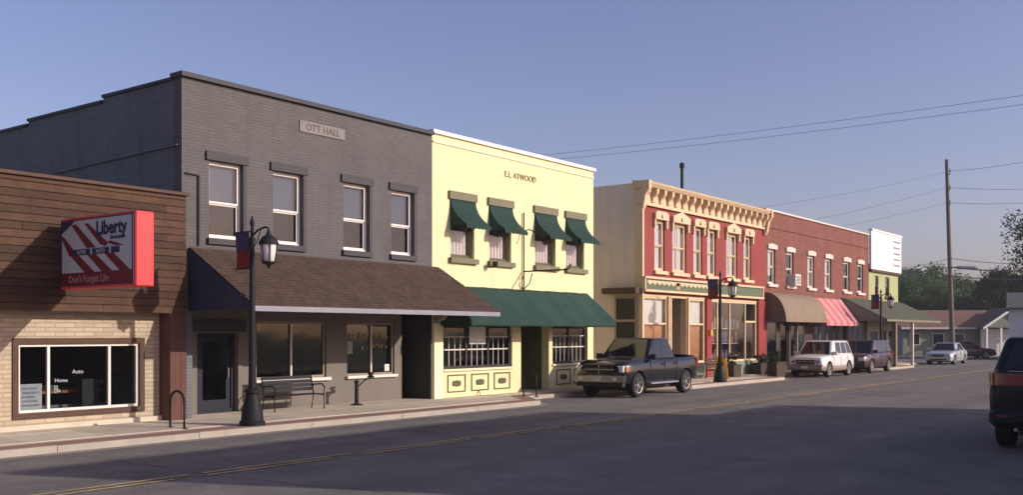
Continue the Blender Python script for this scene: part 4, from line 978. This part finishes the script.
def car(name, label, cat, loc, rotz, S):
    r = thing(name, label, cat, (0, 0, 0))
    L = S['len']; W = S['w']; P = S['paint']
    body = loft(S['body']).build('body', P, r, smooth=True)
    cut = []
    for x in S['axles']:
        for s in (-1, 1):
            cut.append(MB().lathe([(S['wr']*1.16, -.3), (S['wr']*1.16, .3)], (x, s*(W-.02), S['wr']*1.02), 'y', 28).build('cutter', 'tyre'))
    if 'bed' in S:
        a, b, zb = S['bed']; cut.append(MB().box(a, b, -W+.10, W-.10, zb, 3).build('cutter', 'tyre'))
    bool_cut(body, cut)
    if 'clad' in S:
        zc = S['clad']; st = [(x, zb-.004, min(zt, zc), hw+.008) for (x, zb, zt, hw) in S['body']]
        cl = loft(st).build('cladding', S['clad_m'], body, smooth=True); cut = []
        for x in S['axles']:
            for s in (-1, 1): cut.append(MB().lathe([(S['wr']*1.10, -.3), (S['wr']*1.10, .3)], (x, s*(W-.02), S['wr']*1.02), 'y', 28).build('cutter', 'tyre'))
        bool_cut(cl, cut)
    # greenhouse
    xf0, xf1, xr1, xr0, zb, zt, wb, wt = S['cab']
    v = [(xf0, -wb, zb), (xf0, wb, zb), (xr0, wb, zb), (xr0, -wb, zb), (xf1, -wt, zt), (xf1, wt, zt), (xr1, wt, zt), (xr1, -wt, zt)]
    cb = MB(); cb.v = list(v); cb.f = [(0, 1, 2, 3), (4, 7, 6, 5), (0, 4, 5, 1), (1, 5, 6, 2), (2, 6, 7, 3), (3, 7, 4, 0)]
    cbo = cb.build('cabin', P, r, smooth=False, bevel=0.095); cbo.data.shade_smooth(); cbo.data.set_sharp_from_angle(angle=R(50))
    V = [Vector(p) for p in v]
    def pane(nm, a, b, c, d, quad, parent=cbo, m='car_glass', off=.006):
        """quad (s,t) corners on the face a-b (bottom) d-c (top)"""
        pts = []
        nrm = (b-a).cross(d-a).normalized()
        cen = (a+b+c+d)/4
        if nrm.dot(cen - Vector(((xf0+xr0)/2, 0, (zb+zt)/2))) < 0: nrm = -nrm
        for s, t in quad:
            p = (a*(1-s)+b*s)*(1-t) + (d*(1-s)+c*s)*t; pts.append(p)
        mb = MB(); n = len(pts)
        mb.v = [tuple(p+nrm*off) for p in pts] + [tuple(p-nrm*.02) for p in pts]
        mb.f = [tuple(range(n))] + [tuple(range(2*n-1, n-1, -1))] + [(k, (k+1) % n, n+(k+1) % n, n+k) for k in range(n)]
        return mb.build(nm, m, parent)
    pane('windshield', V[0], V[1], V[5], V[4], [(.07, .05), (.93, .05), (.90, .92), (.10, .92)])
    pane('rear_window', V[3], V[2], V[6], V[7], [(.09, .12), (.91, .12), (.88, .90), (.12, .90)])
    for (a, b, c, d) in ((V[0], V[3], V[7], V[4]), (V[1], V[2], V[6], V[5])):
        for q in S['side']: pane('side_window', a, b, c, d, q)
    # wheels
    wr = S['wr']; ww = S.get('ww', .22)
    for x in S['axles']:
        for s in (-1, 1):
            yo = s*(W-.015); yi = s*(W-.015-ww); hh = (yo-yi)
            ty = MB().lathe([(wr*.62, yi), (wr*.93, yi), (wr, yi+.2*hh), (wr, yi+.8*hh), (wr*.94, yo-.03*hh), (wr*.66, yo), (wr*.62, yo-.1*hh)], (x, 0, wr), 'y', 24).build('wheel', 'tyre', r, smooth=True)
            rm = MB().lathe([(wr*.63, yo-.45*hh), (wr*.645, yo-.02*hh), (wr*.6, yo-.03*hh), (wr*.58, yo-.22*hh), (wr*.2, yo-.25*hh), (wr*.17, yo-.1*hh), (.01, yo-.09*hh)], (x, 0, wr), 'y', 24).build('rim', S.get('rim_base', 'car_black_plastic'), ty, smooth=True)
            sp = MB()
            for k in range(S.get('spokes', 6)):
                t = 2*math.pi*k/S.get('spokes', 6); c, s_ = math.cos(t), math.sin(t)
                def q(rad, w_, yy): return [(x+rad*c-w_*s_, yy, wr+rad*s_+w_*c), (x+rad*c+w_*s_, yy, wr+rad*s_-w_*c)]
                A = q(wr*.12, wr*.10, yo-.07*hh); B = q(wr*.61, wr*.085, yo-.05*hh); A2 = q(wr*.12, wr*.10, yo-.24*hh); B2 = q(wr*.61, wr*.085, yo-.24*hh)
                i = len(sp.v); sp.v += A+B+A2+B2
                sp.f += [tuple(i+z for z in g) for g in ((0, 1, 3, 2), (4, 6, 7, 5), (0, 2, 6, 4), (1, 5, 7, 3), (2, 3, 7, 6), (0, 4, 5, 1))]
            sp.lathe([(wr*.64, yo-.3*hh), (wr*.66, yo-.0*hh), (wr*.58, yo-.02*hh), (wr*.57, yo-.3*hh)], (x, 0, wr), 'y', 24)
            sp.build('spokes', S.get('rim_m', 'alloy'), ty)
    MB().box(S['axles'][1]-.2, S['axles'][0]+.2, -W*.6, W*.6, wr*.55, S['body'][1][1]+.12).build('underbody', 'car_black_plastic', r)
    # ends
    for bit in S['bits']:
        nm, m, bx = bit[:3]; MB().box(*bx).build(nm, m, r, bevel=bit[3] if len(bit) > 3 else .012)
    for nm, m, bx in S['pairs']:
        x0, x1, y0, y1, z0, z1 = bx
        for s in (-1, 1): MB().box(x0, x1, min(s*y0, s*y1), max(s*y0, s*y1), z0, z1).build(nm, m, r, bevel=.012)
    for s in (-1, 1):                                            # mirrors, door seams, handles
        mx = xf0 + (xf1-xf0)*.35; MB().box(mx-.06, mx+.07, min(s*(W-.06), s*(W+.17)), max(s*(W-.06), s*(W+.17)), zb+.02, zb+.20).build('mirror', S.get('mirror_m', P), r, bevel=.03)
        for x in S['seams']:
            z0s = S.get('seam_z', (.42, zb-.04)); MB().box(x-.008, x+.008, min(s*(W-.012), s*(W+.004)), max(s*(W-.012), s*(W+.004)), *z0s).build('door_seam', 'car_black_plastic', r)
        for x in S['handles']: MB().box(x-.1, x+.1, min(s*(W-.02), s*(W+.022)), max(s*(W-.02), s*(W+.022)), zb-.17, zb-.13).build('door_handle', S.get('handle_m', P), r, bevel=.01)
    r.location = loc; r.rotation_euler = (0, 0, rotz); return r

# black crew-cab pickup, front towards the viewer's left
W = .97
PK = dict(len=5.0, w=W, paint='paint_black', wr=.40, ww=.26, axles=(1.62, -1.68), spokes=5, rim_m='chrome', rim_base='alloy',
    body=[(2.46, .52, 1.02, .70), (2.42, .46, 1.10, .84), (2.25, .42, 1.17, .93), (1.95, .40, 1.21, W), (1.3, .40, 1.25, W), (.92, .40, 1.28, W), (.5, .40, 1.24, W), (-.9, .40, 1.24, W), (-1.02, .40, 1.27, W), (-2.3, .45, 1.30, W), (-2.48, .50, 1.30, .95), (-2.52, .55, 1.27, .92)],
    bed=(-2.42, -1.05, .75), cab=(1.02, .38, -.72, -.98, 1.18, 1.90, .93, .74),
    side=[[(.15, .14), (.46, .14), (.44, .88), (.10, .88)], [(.50, .14), (.93, .14), (.90, .88), (.485, .88)]],
    bits=[('bumper', 'dark_chrome', (2.36, 2.60, -.93, .93, .50, .72)), ('air_dam', 'car_black_plastic', (2.30, 2.50, -.86, .86, .36, .49)), ('grille', 'car_black_plastic', (2.40, 2.475, -.52, .52, .76, 1.04)), ('grille_bar', 'dark_chrome', (2.46, 2.50, -.56, .56, .875, .925)), ('grille_bar', 'dark_chrome', (2.46, 2.50, -.03, .03, .76, 1.06)), ('grille_trim', 'dark_chrome', (2.43, 2.49, -.58, .58, 1.045, 1.085)),
          ('rear_bumper', 'chrome', (-2.68, -2.52, -.9, .9, .52, .70)), ('licence_plate', 'paper', (2.60, 2.612, -.15, .15, .55, .68))],
    pairs=[('headlight', 'headlight', (2.28, 2.452, .56, .86, .82, 1.03)), ('fog_light', 'headlight', (2.59, 2.612, .55, .72, .56, .66)), ('taillight', 'taillight', (-2.55, -2.40, .84, .965, .85, 1.2)), ('running_board', 'alloy', (-.95, .95, .82, 1.04, .40, .46)), ('turn_signal', 'amber', (2.2, 2.34, .86, .925, .84, 1.0))],
    seams=(.86, -.1, -.96), handles=(.05, -.8), seam_z=(.5, 1.16), mirror_m='car_black_plastic')
car('pickup_truck', 'black crew-cab pickup truck with chrome wheels by the yellow building', 'truck', (29.6, 16.95, RZ), math.pi, PK)

W = .88
SV = dict(len=4.4, w=W, paint='paint_white', wr=.355, axles=(1.36, -1.34), spokes=5, clad=.62, clad_m='paint_tan',
    body=[(2.17, .40, .80, .66), (2.14, .34, .92, .78), (1.95, .30, .99, .86), (1.4, .28, 1.03, W), (.92, .28, 1.07, W), (.3, .28, 1.06, W), (-1.7, .28, 1.07, W), (-2.06, .32, 1.07, .86), (-2.14, .38, 1.04, .80)],
    cab=(1.02, .42, -1.72, -2.05, 1.00, 1.70, .84, .68),
    side=[[(.19, .14), (.43, .14), (.41, .88), (.13, .88)], [(.46, .14), (.70, .14), (.70, .88), (.45, .88)], [(.73, .14), (.95, .14), (.92, .88), (.735, .88)]],
    bits=[('bumper', 'paint_tan', (2.06, 2.26, -.82, .82, .38, .60)), ('grille', 'car_black_plastic', (2.12, 2.19, -.46, .46, .64, .82)), ('grille_bar', 'chrome', (2.17, 2.20, -.48, .48, .72, .745)), ('rear_bumper', 'paint_tan', (-2.24, -2.06, -.82, .82, .40, .62)), ('licence_plate', 'paper', (2.26, 2.27, -.15, .15, .42, .54))],
    pairs=[('headlight', 'headlight', (2.05, 2.17, .50, .76, .66, .83)), ('taillight', 'taillight', (-2.17, -2.05, .70, .835, .7, 1.02)), ('roof_rail', 'car_black_plastic', (-1.4, .1, .55, .59, 1.70, 1.75))],
    seams=(.8, -.2, -1.12), handles=(-.08, -1.0), mirror_m='paint_white')
car('suv', 'white sport utility vehicle with tan lower cladding parked at the kerb', 'car', (47.4, 17.05, RZ), math.pi, SV)

W = .92
MV = dict(len=4.7, w=W, paint='paint_maroon', wr=.36, axles=(1.45, -1.45), spokes=5,
    body=[(2.34, .42, .80, .66), (2.30, .34, .92, .80), (2.1, .28, .99, .89), (1.5, .27, 1.04, W), (1.0, .27, 1.06, W), (-1.8, .28, 1.08, W), (-2.22, .33, 1.06, .89), (-2.32, .40, 1.0, .84)],
    cab=(1.35, .55, -1.9, -2.22, 1.0, 1.70, .88, .72),
    side=[[(.23, .14), (.45, .14), (.43, .88), (.16, .88)], [(.48, .14), (.70, .14), (.70, .88), (.46, .88)], [(.73, .14), (.95, .14), (.92, .88), (.735, .88)]],
    bits=[('bumper', 'paint_maroon', (2.24, 2.42, -.84, .84, .36, .58)), ('grille', 'car_black_plastic', (2.30, 2.36, -.42, .42, .64, .80)), ('grille_bar', 'chrome', (2.35, 2.375, -.44, .44, .79, .82)), ('rear_bumper', 'paint_maroon', (-2.4, -2.24, -.84, .84, .40, .62))],
    pairs=[('headlight', 'headlight', (2.2, 2.345, .46, .78, .64, .82)), ('taillight', 'taillight', (-2.34, -2.2, .74, .875, .7, 1.05))],
    seams=(1.0, -.05, -1.15), handles=(.1, -.95))
car('minivan', 'dark maroon minivan parked behind the white SUV', 'car', (53.8, 17.1, RZ), math.pi, MV)

W = .87
SD = dict(len=4.5, w=W, paint='paint_silver', wr=.315, axles=(1.38, -1.28), spokes=5,
    body=[(2.22, .36, .64, .66), (2.18, .26, .72, .78), (1.95, .21, .80, .85), (1.3, .20, .88, W), (.85, .20, .93, W), (-1.2, .20, .95, W), (-1.7, .22, .96, .86), (-2.1, .28, .93, .82), (-2.2, .36, .86, .74)],
    cab=(1.02, .28, -.98, -1.66, .88, 1.42, .82, .62),
    side=[[(.24, .12), (.48, .12), (.47, .86), (.20, .86)], [(.51, .12), (.82, .12), (.84, .86), (.495, .86)]],
    bits=[('bumper', 'paint_silver', (2.12, 2.27, -.78, .78, .30, .50)), ('grille', 'car_black_plastic', (2.17, 2.24, -.36, .36, .53, .63)), ('air_intake', 'car_black_plastic', (2.26, 2.28, -.5, .5, .30, .38)), ('rear_bumper', 'paint_silver', (-2.28, -2.12, -.78, .78, .34, .56))],
    pairs=[('headlight', 'headlight', (2.04, 2.205, .44, .74, .53, .68)), ('taillight', 'taillight', (-2.22, -2.08, .52, .77, .66, .82))],
    seams=(.88, -.1, -1.05), handles=(.02, -.95), seam_z=(.32, .86))
car('sedan', 'silver sedan at the kerb near the wooden utility pole', 'car', (71.0, 17.05, RZ), math.pi, SD)
SD2 = dict(SD); SD2['paint'] = 'paint_darkred'; SD2['bits'] = [(e[0], 'paint_darkred' if e[1] == 'paint_silver' else e[1], e[2]) for e in SD['bits']]
car('sedan', 'dark red sedan standing side-on in front of the brown-roofed house', 'car', (87.2, 19.6, RZ+.004), math.atan2(-.799, .602), SD2)

W = .99
BS = dict(len=5.0, w=W, paint='paint_navy', wr=.40, ww=.27, axles=(1.5, -1.45), spokes=6,
    body=[(2.44, .5, .95, .76), (2.40, .42, 1.05, .88), (2.1, .38, 1.18, .96), (1.2, .36, 1.28, W), (-1.7, .36, 1.36, W), (-2.1, .38, 1.43, .985), (-2.28, .40, 1.46, .965), (-2.39, .43, 1.46, .91), (-2.45, .47, 1.44, .82), (-2.475, .52, 1.42, .66)],
    cab=(1.25, .6, -2.05, -2.36, 1.25, 1.99, .95, .74),
    side=[[(.19, .12), (.42, .12), (.41, .88), (.14, .88)], [(.45, .12), (.68, .12), (.68, .88), (.44, .88)], [(.71, .12), (.95, .12), (.92, .88), (.715, .88)]],
    bits=[('rear_bumper', 'paint_navy', (-2.55, -2.2, -.93, .93, .44, .74), .07), ('bumper', 'car_black_plastic', (2.36, 2.55, -.92, .92, .46, .72)), ('licence_plate', 'paper', (-2.495, -2.47, -.18, .18, .92, 1.08)), ('tail_strip', 'chrome', (-2.492, -2.40, -.62, .62, 1.385, 1.405)), ('liftgate_handle', 'car_black_plastic', (-2.50, -2.46, -.3, .3, .98, 1.04)), ('wiper', 'car_black_plastic', (-2.46, -2.43, -.3, .1, 1.26, 1.28))],
    pairs=[('headlight', 'headlight', (2.3, 2.42, .58, .88, .8, 1.0)), ('exhaust', 'chrome', (-2.58, -2.4, .45, .52, .36, .42)), ('reflector', 'taillight', (-2.575, -2.55, .6, .8, .60, .64))],
    seams=(1.0, -.1, -1.2), handles=(.05, -1.0), seam_z=(.5, 1.12))
bsu = car('suv', 'large black sport utility vehicle with red tail lights in the shaded lane', 'car', (21.55, 2.95, RZ), 0, BS)
def flat_ring(x, z0, z1, hw): return (x, z0, z1, hw)
tb = MB(); rr = []
for (x, hw) in ((-2.06, .985), (-2.28, .972), (-2.39, .917), (-2.452, .828), (-2.482, .66)):
    rr.append([(x, hw, 1.15), (x, hw, 1.36), (x, -hw, 1.36), (x, -hw, 1.15)])
tb.v = [p for r_ in rr for p in r_]
for k in range(len(rr)-1):
    for q_ in range(4): tb.f.append((k*4+q_, k*4+(q_+1) % 4, (k+1)*4+(q_+1) % 4, (k+1)*4+q_))
tb.f += [(3, 2, 1, 0), tuple(range(len(rr)*4-4, len(rr)*4))]
ORG[bsu.name] = (0, 0, 0)
tb.build('tail_light_band', 'taillight', bsu, smooth=True)

# ------------------------------------------------------------------ far end of the street
hs = thing('small_house', 'low house with brown shingled roof and white-trimmed porch gable', 'house', (94, 21, 0))
def camframe(u, d):                                    # a point at a bearing and depth down the street
    return Vector((d*(math.cos(TH)+u*math.sin(TH)), d*(math.sin(TH)-u*math.cos(TH)), 0))
hr = TH - R(90)                                        # the house stands square to the side street
def ray_frame(u, d, turn=0):
    o = camframe(u, d); k = o.normalized(); k.rotate(Matrix.Rotation(turn, 3, 'Z')); return lambda x, y, z: (o.x + x*k.y + y*k.x, o.y - x*k.x + y*k.y, z)
H = ray_frame(.452, 91, R(26))
def hbox(name, m, x0, x1, y0, y1, z0, z1, parent=None):
    mb = MB().box(x0, x1, y0, y1, z0, z1); mb.v = [H(*p) for p in mb.v]; return mb.build(name, m, parent or hs)
hbox('wall', 'house_green', -5.6, 3.6, 0, 6, -.1, 2.45)
mb = MB().prism([(-.6, 2.38), (-.6, 2.5), (3, 4.15), (6.6, 2.5), (6.6, 2.38)], 'x', -6.0, 4.0); mb.v = [H(*p) for p in mb.v]; rf = mb.build('roof', 'shingle_house', hs)
hbox('fascia', 'old_white', -6.0, .9, -.66, -.603, 2.36, 2.52, rf)
for (x0, x1, z0, z1) in ((-5.0, -4.0, .9, 2.0), (-2.9, -1.8, .9, 2.0), (-.9, .1, .9, 2.0)):
    wd = hbox('window', 'old_white', x0, x1, -.05, -.003, z0, z1); hbox('pane', 'car_glass', x0+.1, x1-.1, -.08, -.052, z0+.1, z1-.1, wd)
# porch gable towards the street
mb = MB().prism([(1.2, 2.5), (3.55, 4.02), (5.9, 2.5)], 'y', -1.6, .2); mb.v = [H(*p) for p in mb.v]; mb.build('gable_wall', 'house_green', hs)
for sgn in (-1, 1):
    a = (3.55+sgn*2.7, 2.30); b = (3.55, 4.10)
    mb = MB().prism([a, b, (b[0], b[1]+.22), (a[0], a[1]+.22)], 'y', -1.95, -1.8); mb.v = [H(*p) for p in mb.v]; mb.build('barge_board', 'bill_white', hs)
    mb = MB().prism([(a[0], a[1]+.1), (b[0], b[1]+.1), (b[0], b[1]+.2), (a[0], a[1]+.2)], 'y', -1.79, 2.0); mb.v = [H(*p) for p in mb.v]; mb.build('porch_roof', 'shingle_house', hs)
for x in (1.3, 2.6, 3.9, 5.2): hbox('porch_post', 'bill_white', x, x+.16, -1.55, -1.4, -.06, 2.5)
hbox('porch_wall', 'house_white', 1.3, 4.4, -.6, -.4, -.06, 2.45)

h2 = thing('white_house', 'pale lilac-white house with dark roof at the side street', 'house', (84, 15.5, 0))
H2 = ray_frame(.497, 78)
def h2box(name, m, x0, x1, y0, y1, z0, z1, parent=None):
    mb = MB().box(x0, x1, y0, y1, z0, z1); mb.v = [H2(*p) for p in mb.v]; return mb.build(name, m, parent or h2)
h2box('wall', 'house_white', 0, 9, 0, 8, -.1, 3.9)
mb = MB().prism([(-.5, 3.85), (-.5, 3.98), (4, 5.3), (8.5, 3.98), (8.5, 3.85)], 'x', -.15, 9.4); mb.v = [H2(*p) for p in mb.v]; mb.build('roof', 'roofing', h2)
wd = h2box('window', 'bill_white', 1.2, 2.2, -.06, -.003, 1.6, 3.0); h2box('pane', 'car_glass', 1.3, 2.1, -.09, -.062, 1.7, 2.9, wd)

# utility pole and wires
up = thing('utility_pole', 'tall weathered wooden utility pole carrying wires beside the silver sedan', 'utility pole', (79.7, 18.9, 0))
MB().tube([(79.95, 18.75, -.1), (79.72, 18.95, 8), (79.5, 19.1, 15.0)], [.19, .155, .12], 12).build('shaft', 'pole_wood', up, smooth=True)
for zz, h in ((13.85, .25), (12.7, .2), (11.55, .2)):
    MB().tube([(79.5, 19.05, zz), (79.35, 18.85, zz), (79.3, 18.8, zz+h)], .04, 6).build('insulator_arm', 'pole_wood', up)
    MB().lathe([(.05, zz+h), (.085, zz+h+.05), (.05, zz+h+.1), (.085, zz+h+.15), (.03, zz+h+.2)], (79.3, 18.8, 0), 'z', 8).build('insulator', 'old_white', up)
MB().tube([(80.0, 18.62, 6.93), (80.15, 18.4, 6.92), (80.85, 17.45, 6.9), (81.0, 17.25, 6.9)], [.05, .13, .13, .05], 8).build('splice_case', 'wire', up)
def wire(label, a, b, sag, r=.015):
    a, b = Vector(a), Vector(b); n = 28
    o = MB().tube([tuple(a.lerp(b, k/n) - Vector((0, 0, sag*4*(k/n)*(1-k/n)))) for k in range(n+1)], r, 5).build('overhead_wire', 'wire'); tag(o, label, 'wire', 'overhead wires')
PT = lambda u, d, y: tuple(camframe(u, d) + Vector((0, 0, 2 + (333-y)/1000*d)))
for nm, zz, y1, y2 in (('topmost', 14.1, 223, 152), ('second highest', 12.9, 250, 186), ('third highest', 11.75, 256, 199)):
    wire(nm + ' thin wire running from the utility pole behind the brick buildings', (79.4, 19.0, zz), PT(.10, 58, y1), .5)
    wire(nm + ' thin wire running from the utility pole out over the white house', (79.4, 19.0, zz), PT(.56, 70, y2), .2)
for nm, zz, y1, y2, rr in (('upper thin', 7.6, 268, 262, .022), ('thick middle', 6.95, 272, 268, .05), ('lowest', 6.3, 276, 276, .035)):
    wire(nm + ' cable slung low from the utility pole out over the white house', (79.7, 18.9, zz), PT(.56, 70, y2), .25, rr)
    wire(nm + ' cable slung low from the utility pole towards the porch roof', (79.7, 18.9, zz), PT(.36, 92, y1), .3, rr*.8)
wire('upper of the two high wires crossing the open sky above the yellow building', PT(-.02, 75, 160), PT(.62, 42, 80), .25, .011)
wire('lower of the two high wires crossing the open sky above the yellow building', PT(-.02, 75, 165), PT(.62, 42, 90), .25, .011)

# trees
def tree_proto(seed, hgt, rad, leaf, m, lf=.15, ncl=80, per=150):
    r = thing('tree', 'x', 'tree', (0, 0, 0)); rnd = random.Random(seed)
    tr = MB().tube([(0, 0, -.2), (rnd.uniform(-.1, .1), 0, hgt*.3), (rnd.uniform(-.3, .3), rnd.uniform(-.3, .3), hgt*.62)], [hgt*.03, hgt*.022, hgt*.012], 8).build('trunk', 'bark', r)
    for k in range(6):
        t = k*1.05+rnd.random(); s = Vector((0, 0, hgt*(.3+.05*k))); e = Vector((math.cos(t)*rad*.7, math.sin(t)*rad*.7, hgt*(.5+.06*k)))
        MB().tube([tuple(s), tuple(s.lerp(e, .5)+Vector((0, 0, -.1))), tuple(e)], [hgt*.013, hgt*.009, hgt*.004], 6).build('limb', 'bark', r)
    o = leaves(ncl, per, rad, lf, (0, 0, hgt*.62), (1, 1, hgt*.40/rad), seed, .34, .45).build('crown', m, r, fix=False); o['kind'] = 'stuff'
    return r
protos = [tree_proto(11, 9.0, 4.0, 1, 'leaf_far'), tree_proto(12, 10.0, 3.6, 1, 'leaf_far'), tree_proto(13, 8.0, 4.4, 1, 'leaf_far'), tree_proto(14, 9.0, 4.2, 1, 'leaf_dark')]
used = set()
rnd = random.Random(5)
def put(k, u, d, s, label, group):
    p = protos[k]
    if k in used: p = copy_tree(p)
    used.add(k)
    q = camframe(u, d); p.location = (q.x, q.y, -.12); p.scale = (s, s, s*rnd.uniform(.95, 1.08)); p.rotation_euler = (0, 0, rnd.uniform(0, 6.28)); tag(p, label, 'tree', group)
lf = 'leafy green tree in the row of trees behind the brown-roofed house'
for i in range(22):
    u = .355 + i*.0088 + rnd.uniform(-.004, .004); d = 118 + (i % 3)*12 + rnd.uniform(-3, 3)
    ytop = [268, 266, 268, 272, 276, 279, 281, 281, 278, 275, 276][min(10, i//2)]
    hh = (2+(333-ytop)/1000*d)
    put(i % 3, u, d, hh/9.2*rnd.uniform(.86, .97), lf, 'trees behind the houses')
for i in range(5):
    u = .486+i*.011; d = 104+i % 2*5; put(3, u, d, (.86, .9, .95, 1.0, 1.0)[i], 'dark green tree above the roof of the pale lilac-white house', 'dark trees over the white house')
big = tree_proto(21, 17.0, 5.2, 1, 'leaf_dark', .16, 70, 150)
q = camframe(.548, 104); big.location = (q.x, q.y, -.12); tag(big, 'tall dark tree rising above the others beside the pale lilac-white house', 'tree')

# ------------------------------------------------------------------ summer haze
hm = bpy.data.materials.new('haze_air'); hm.use_nodes = True; hn = hm.node_tree; hn.nodes.clear()
pv = hn.nodes.new("ShaderNodeVolumePrincipled"); ho = hn.nodes.new("ShaderNodeOutputMaterial")
pv.inputs["Color"].default_value = (0.93, 0.94, 0.97, 1); pv.inputs["Density"].default_value = 0.0005; pv.inputs["Anisotropy"].default_value = 0.2
hn.links.new(pv.outputs[0], ho.inputs["Volume"]); MATS['haze_air'] = hm
hz = MB().box(-60, 230, -60, 120, -1.2, 19.5).build('haze', 'haze_air'); tag(hz, kind='stuff')
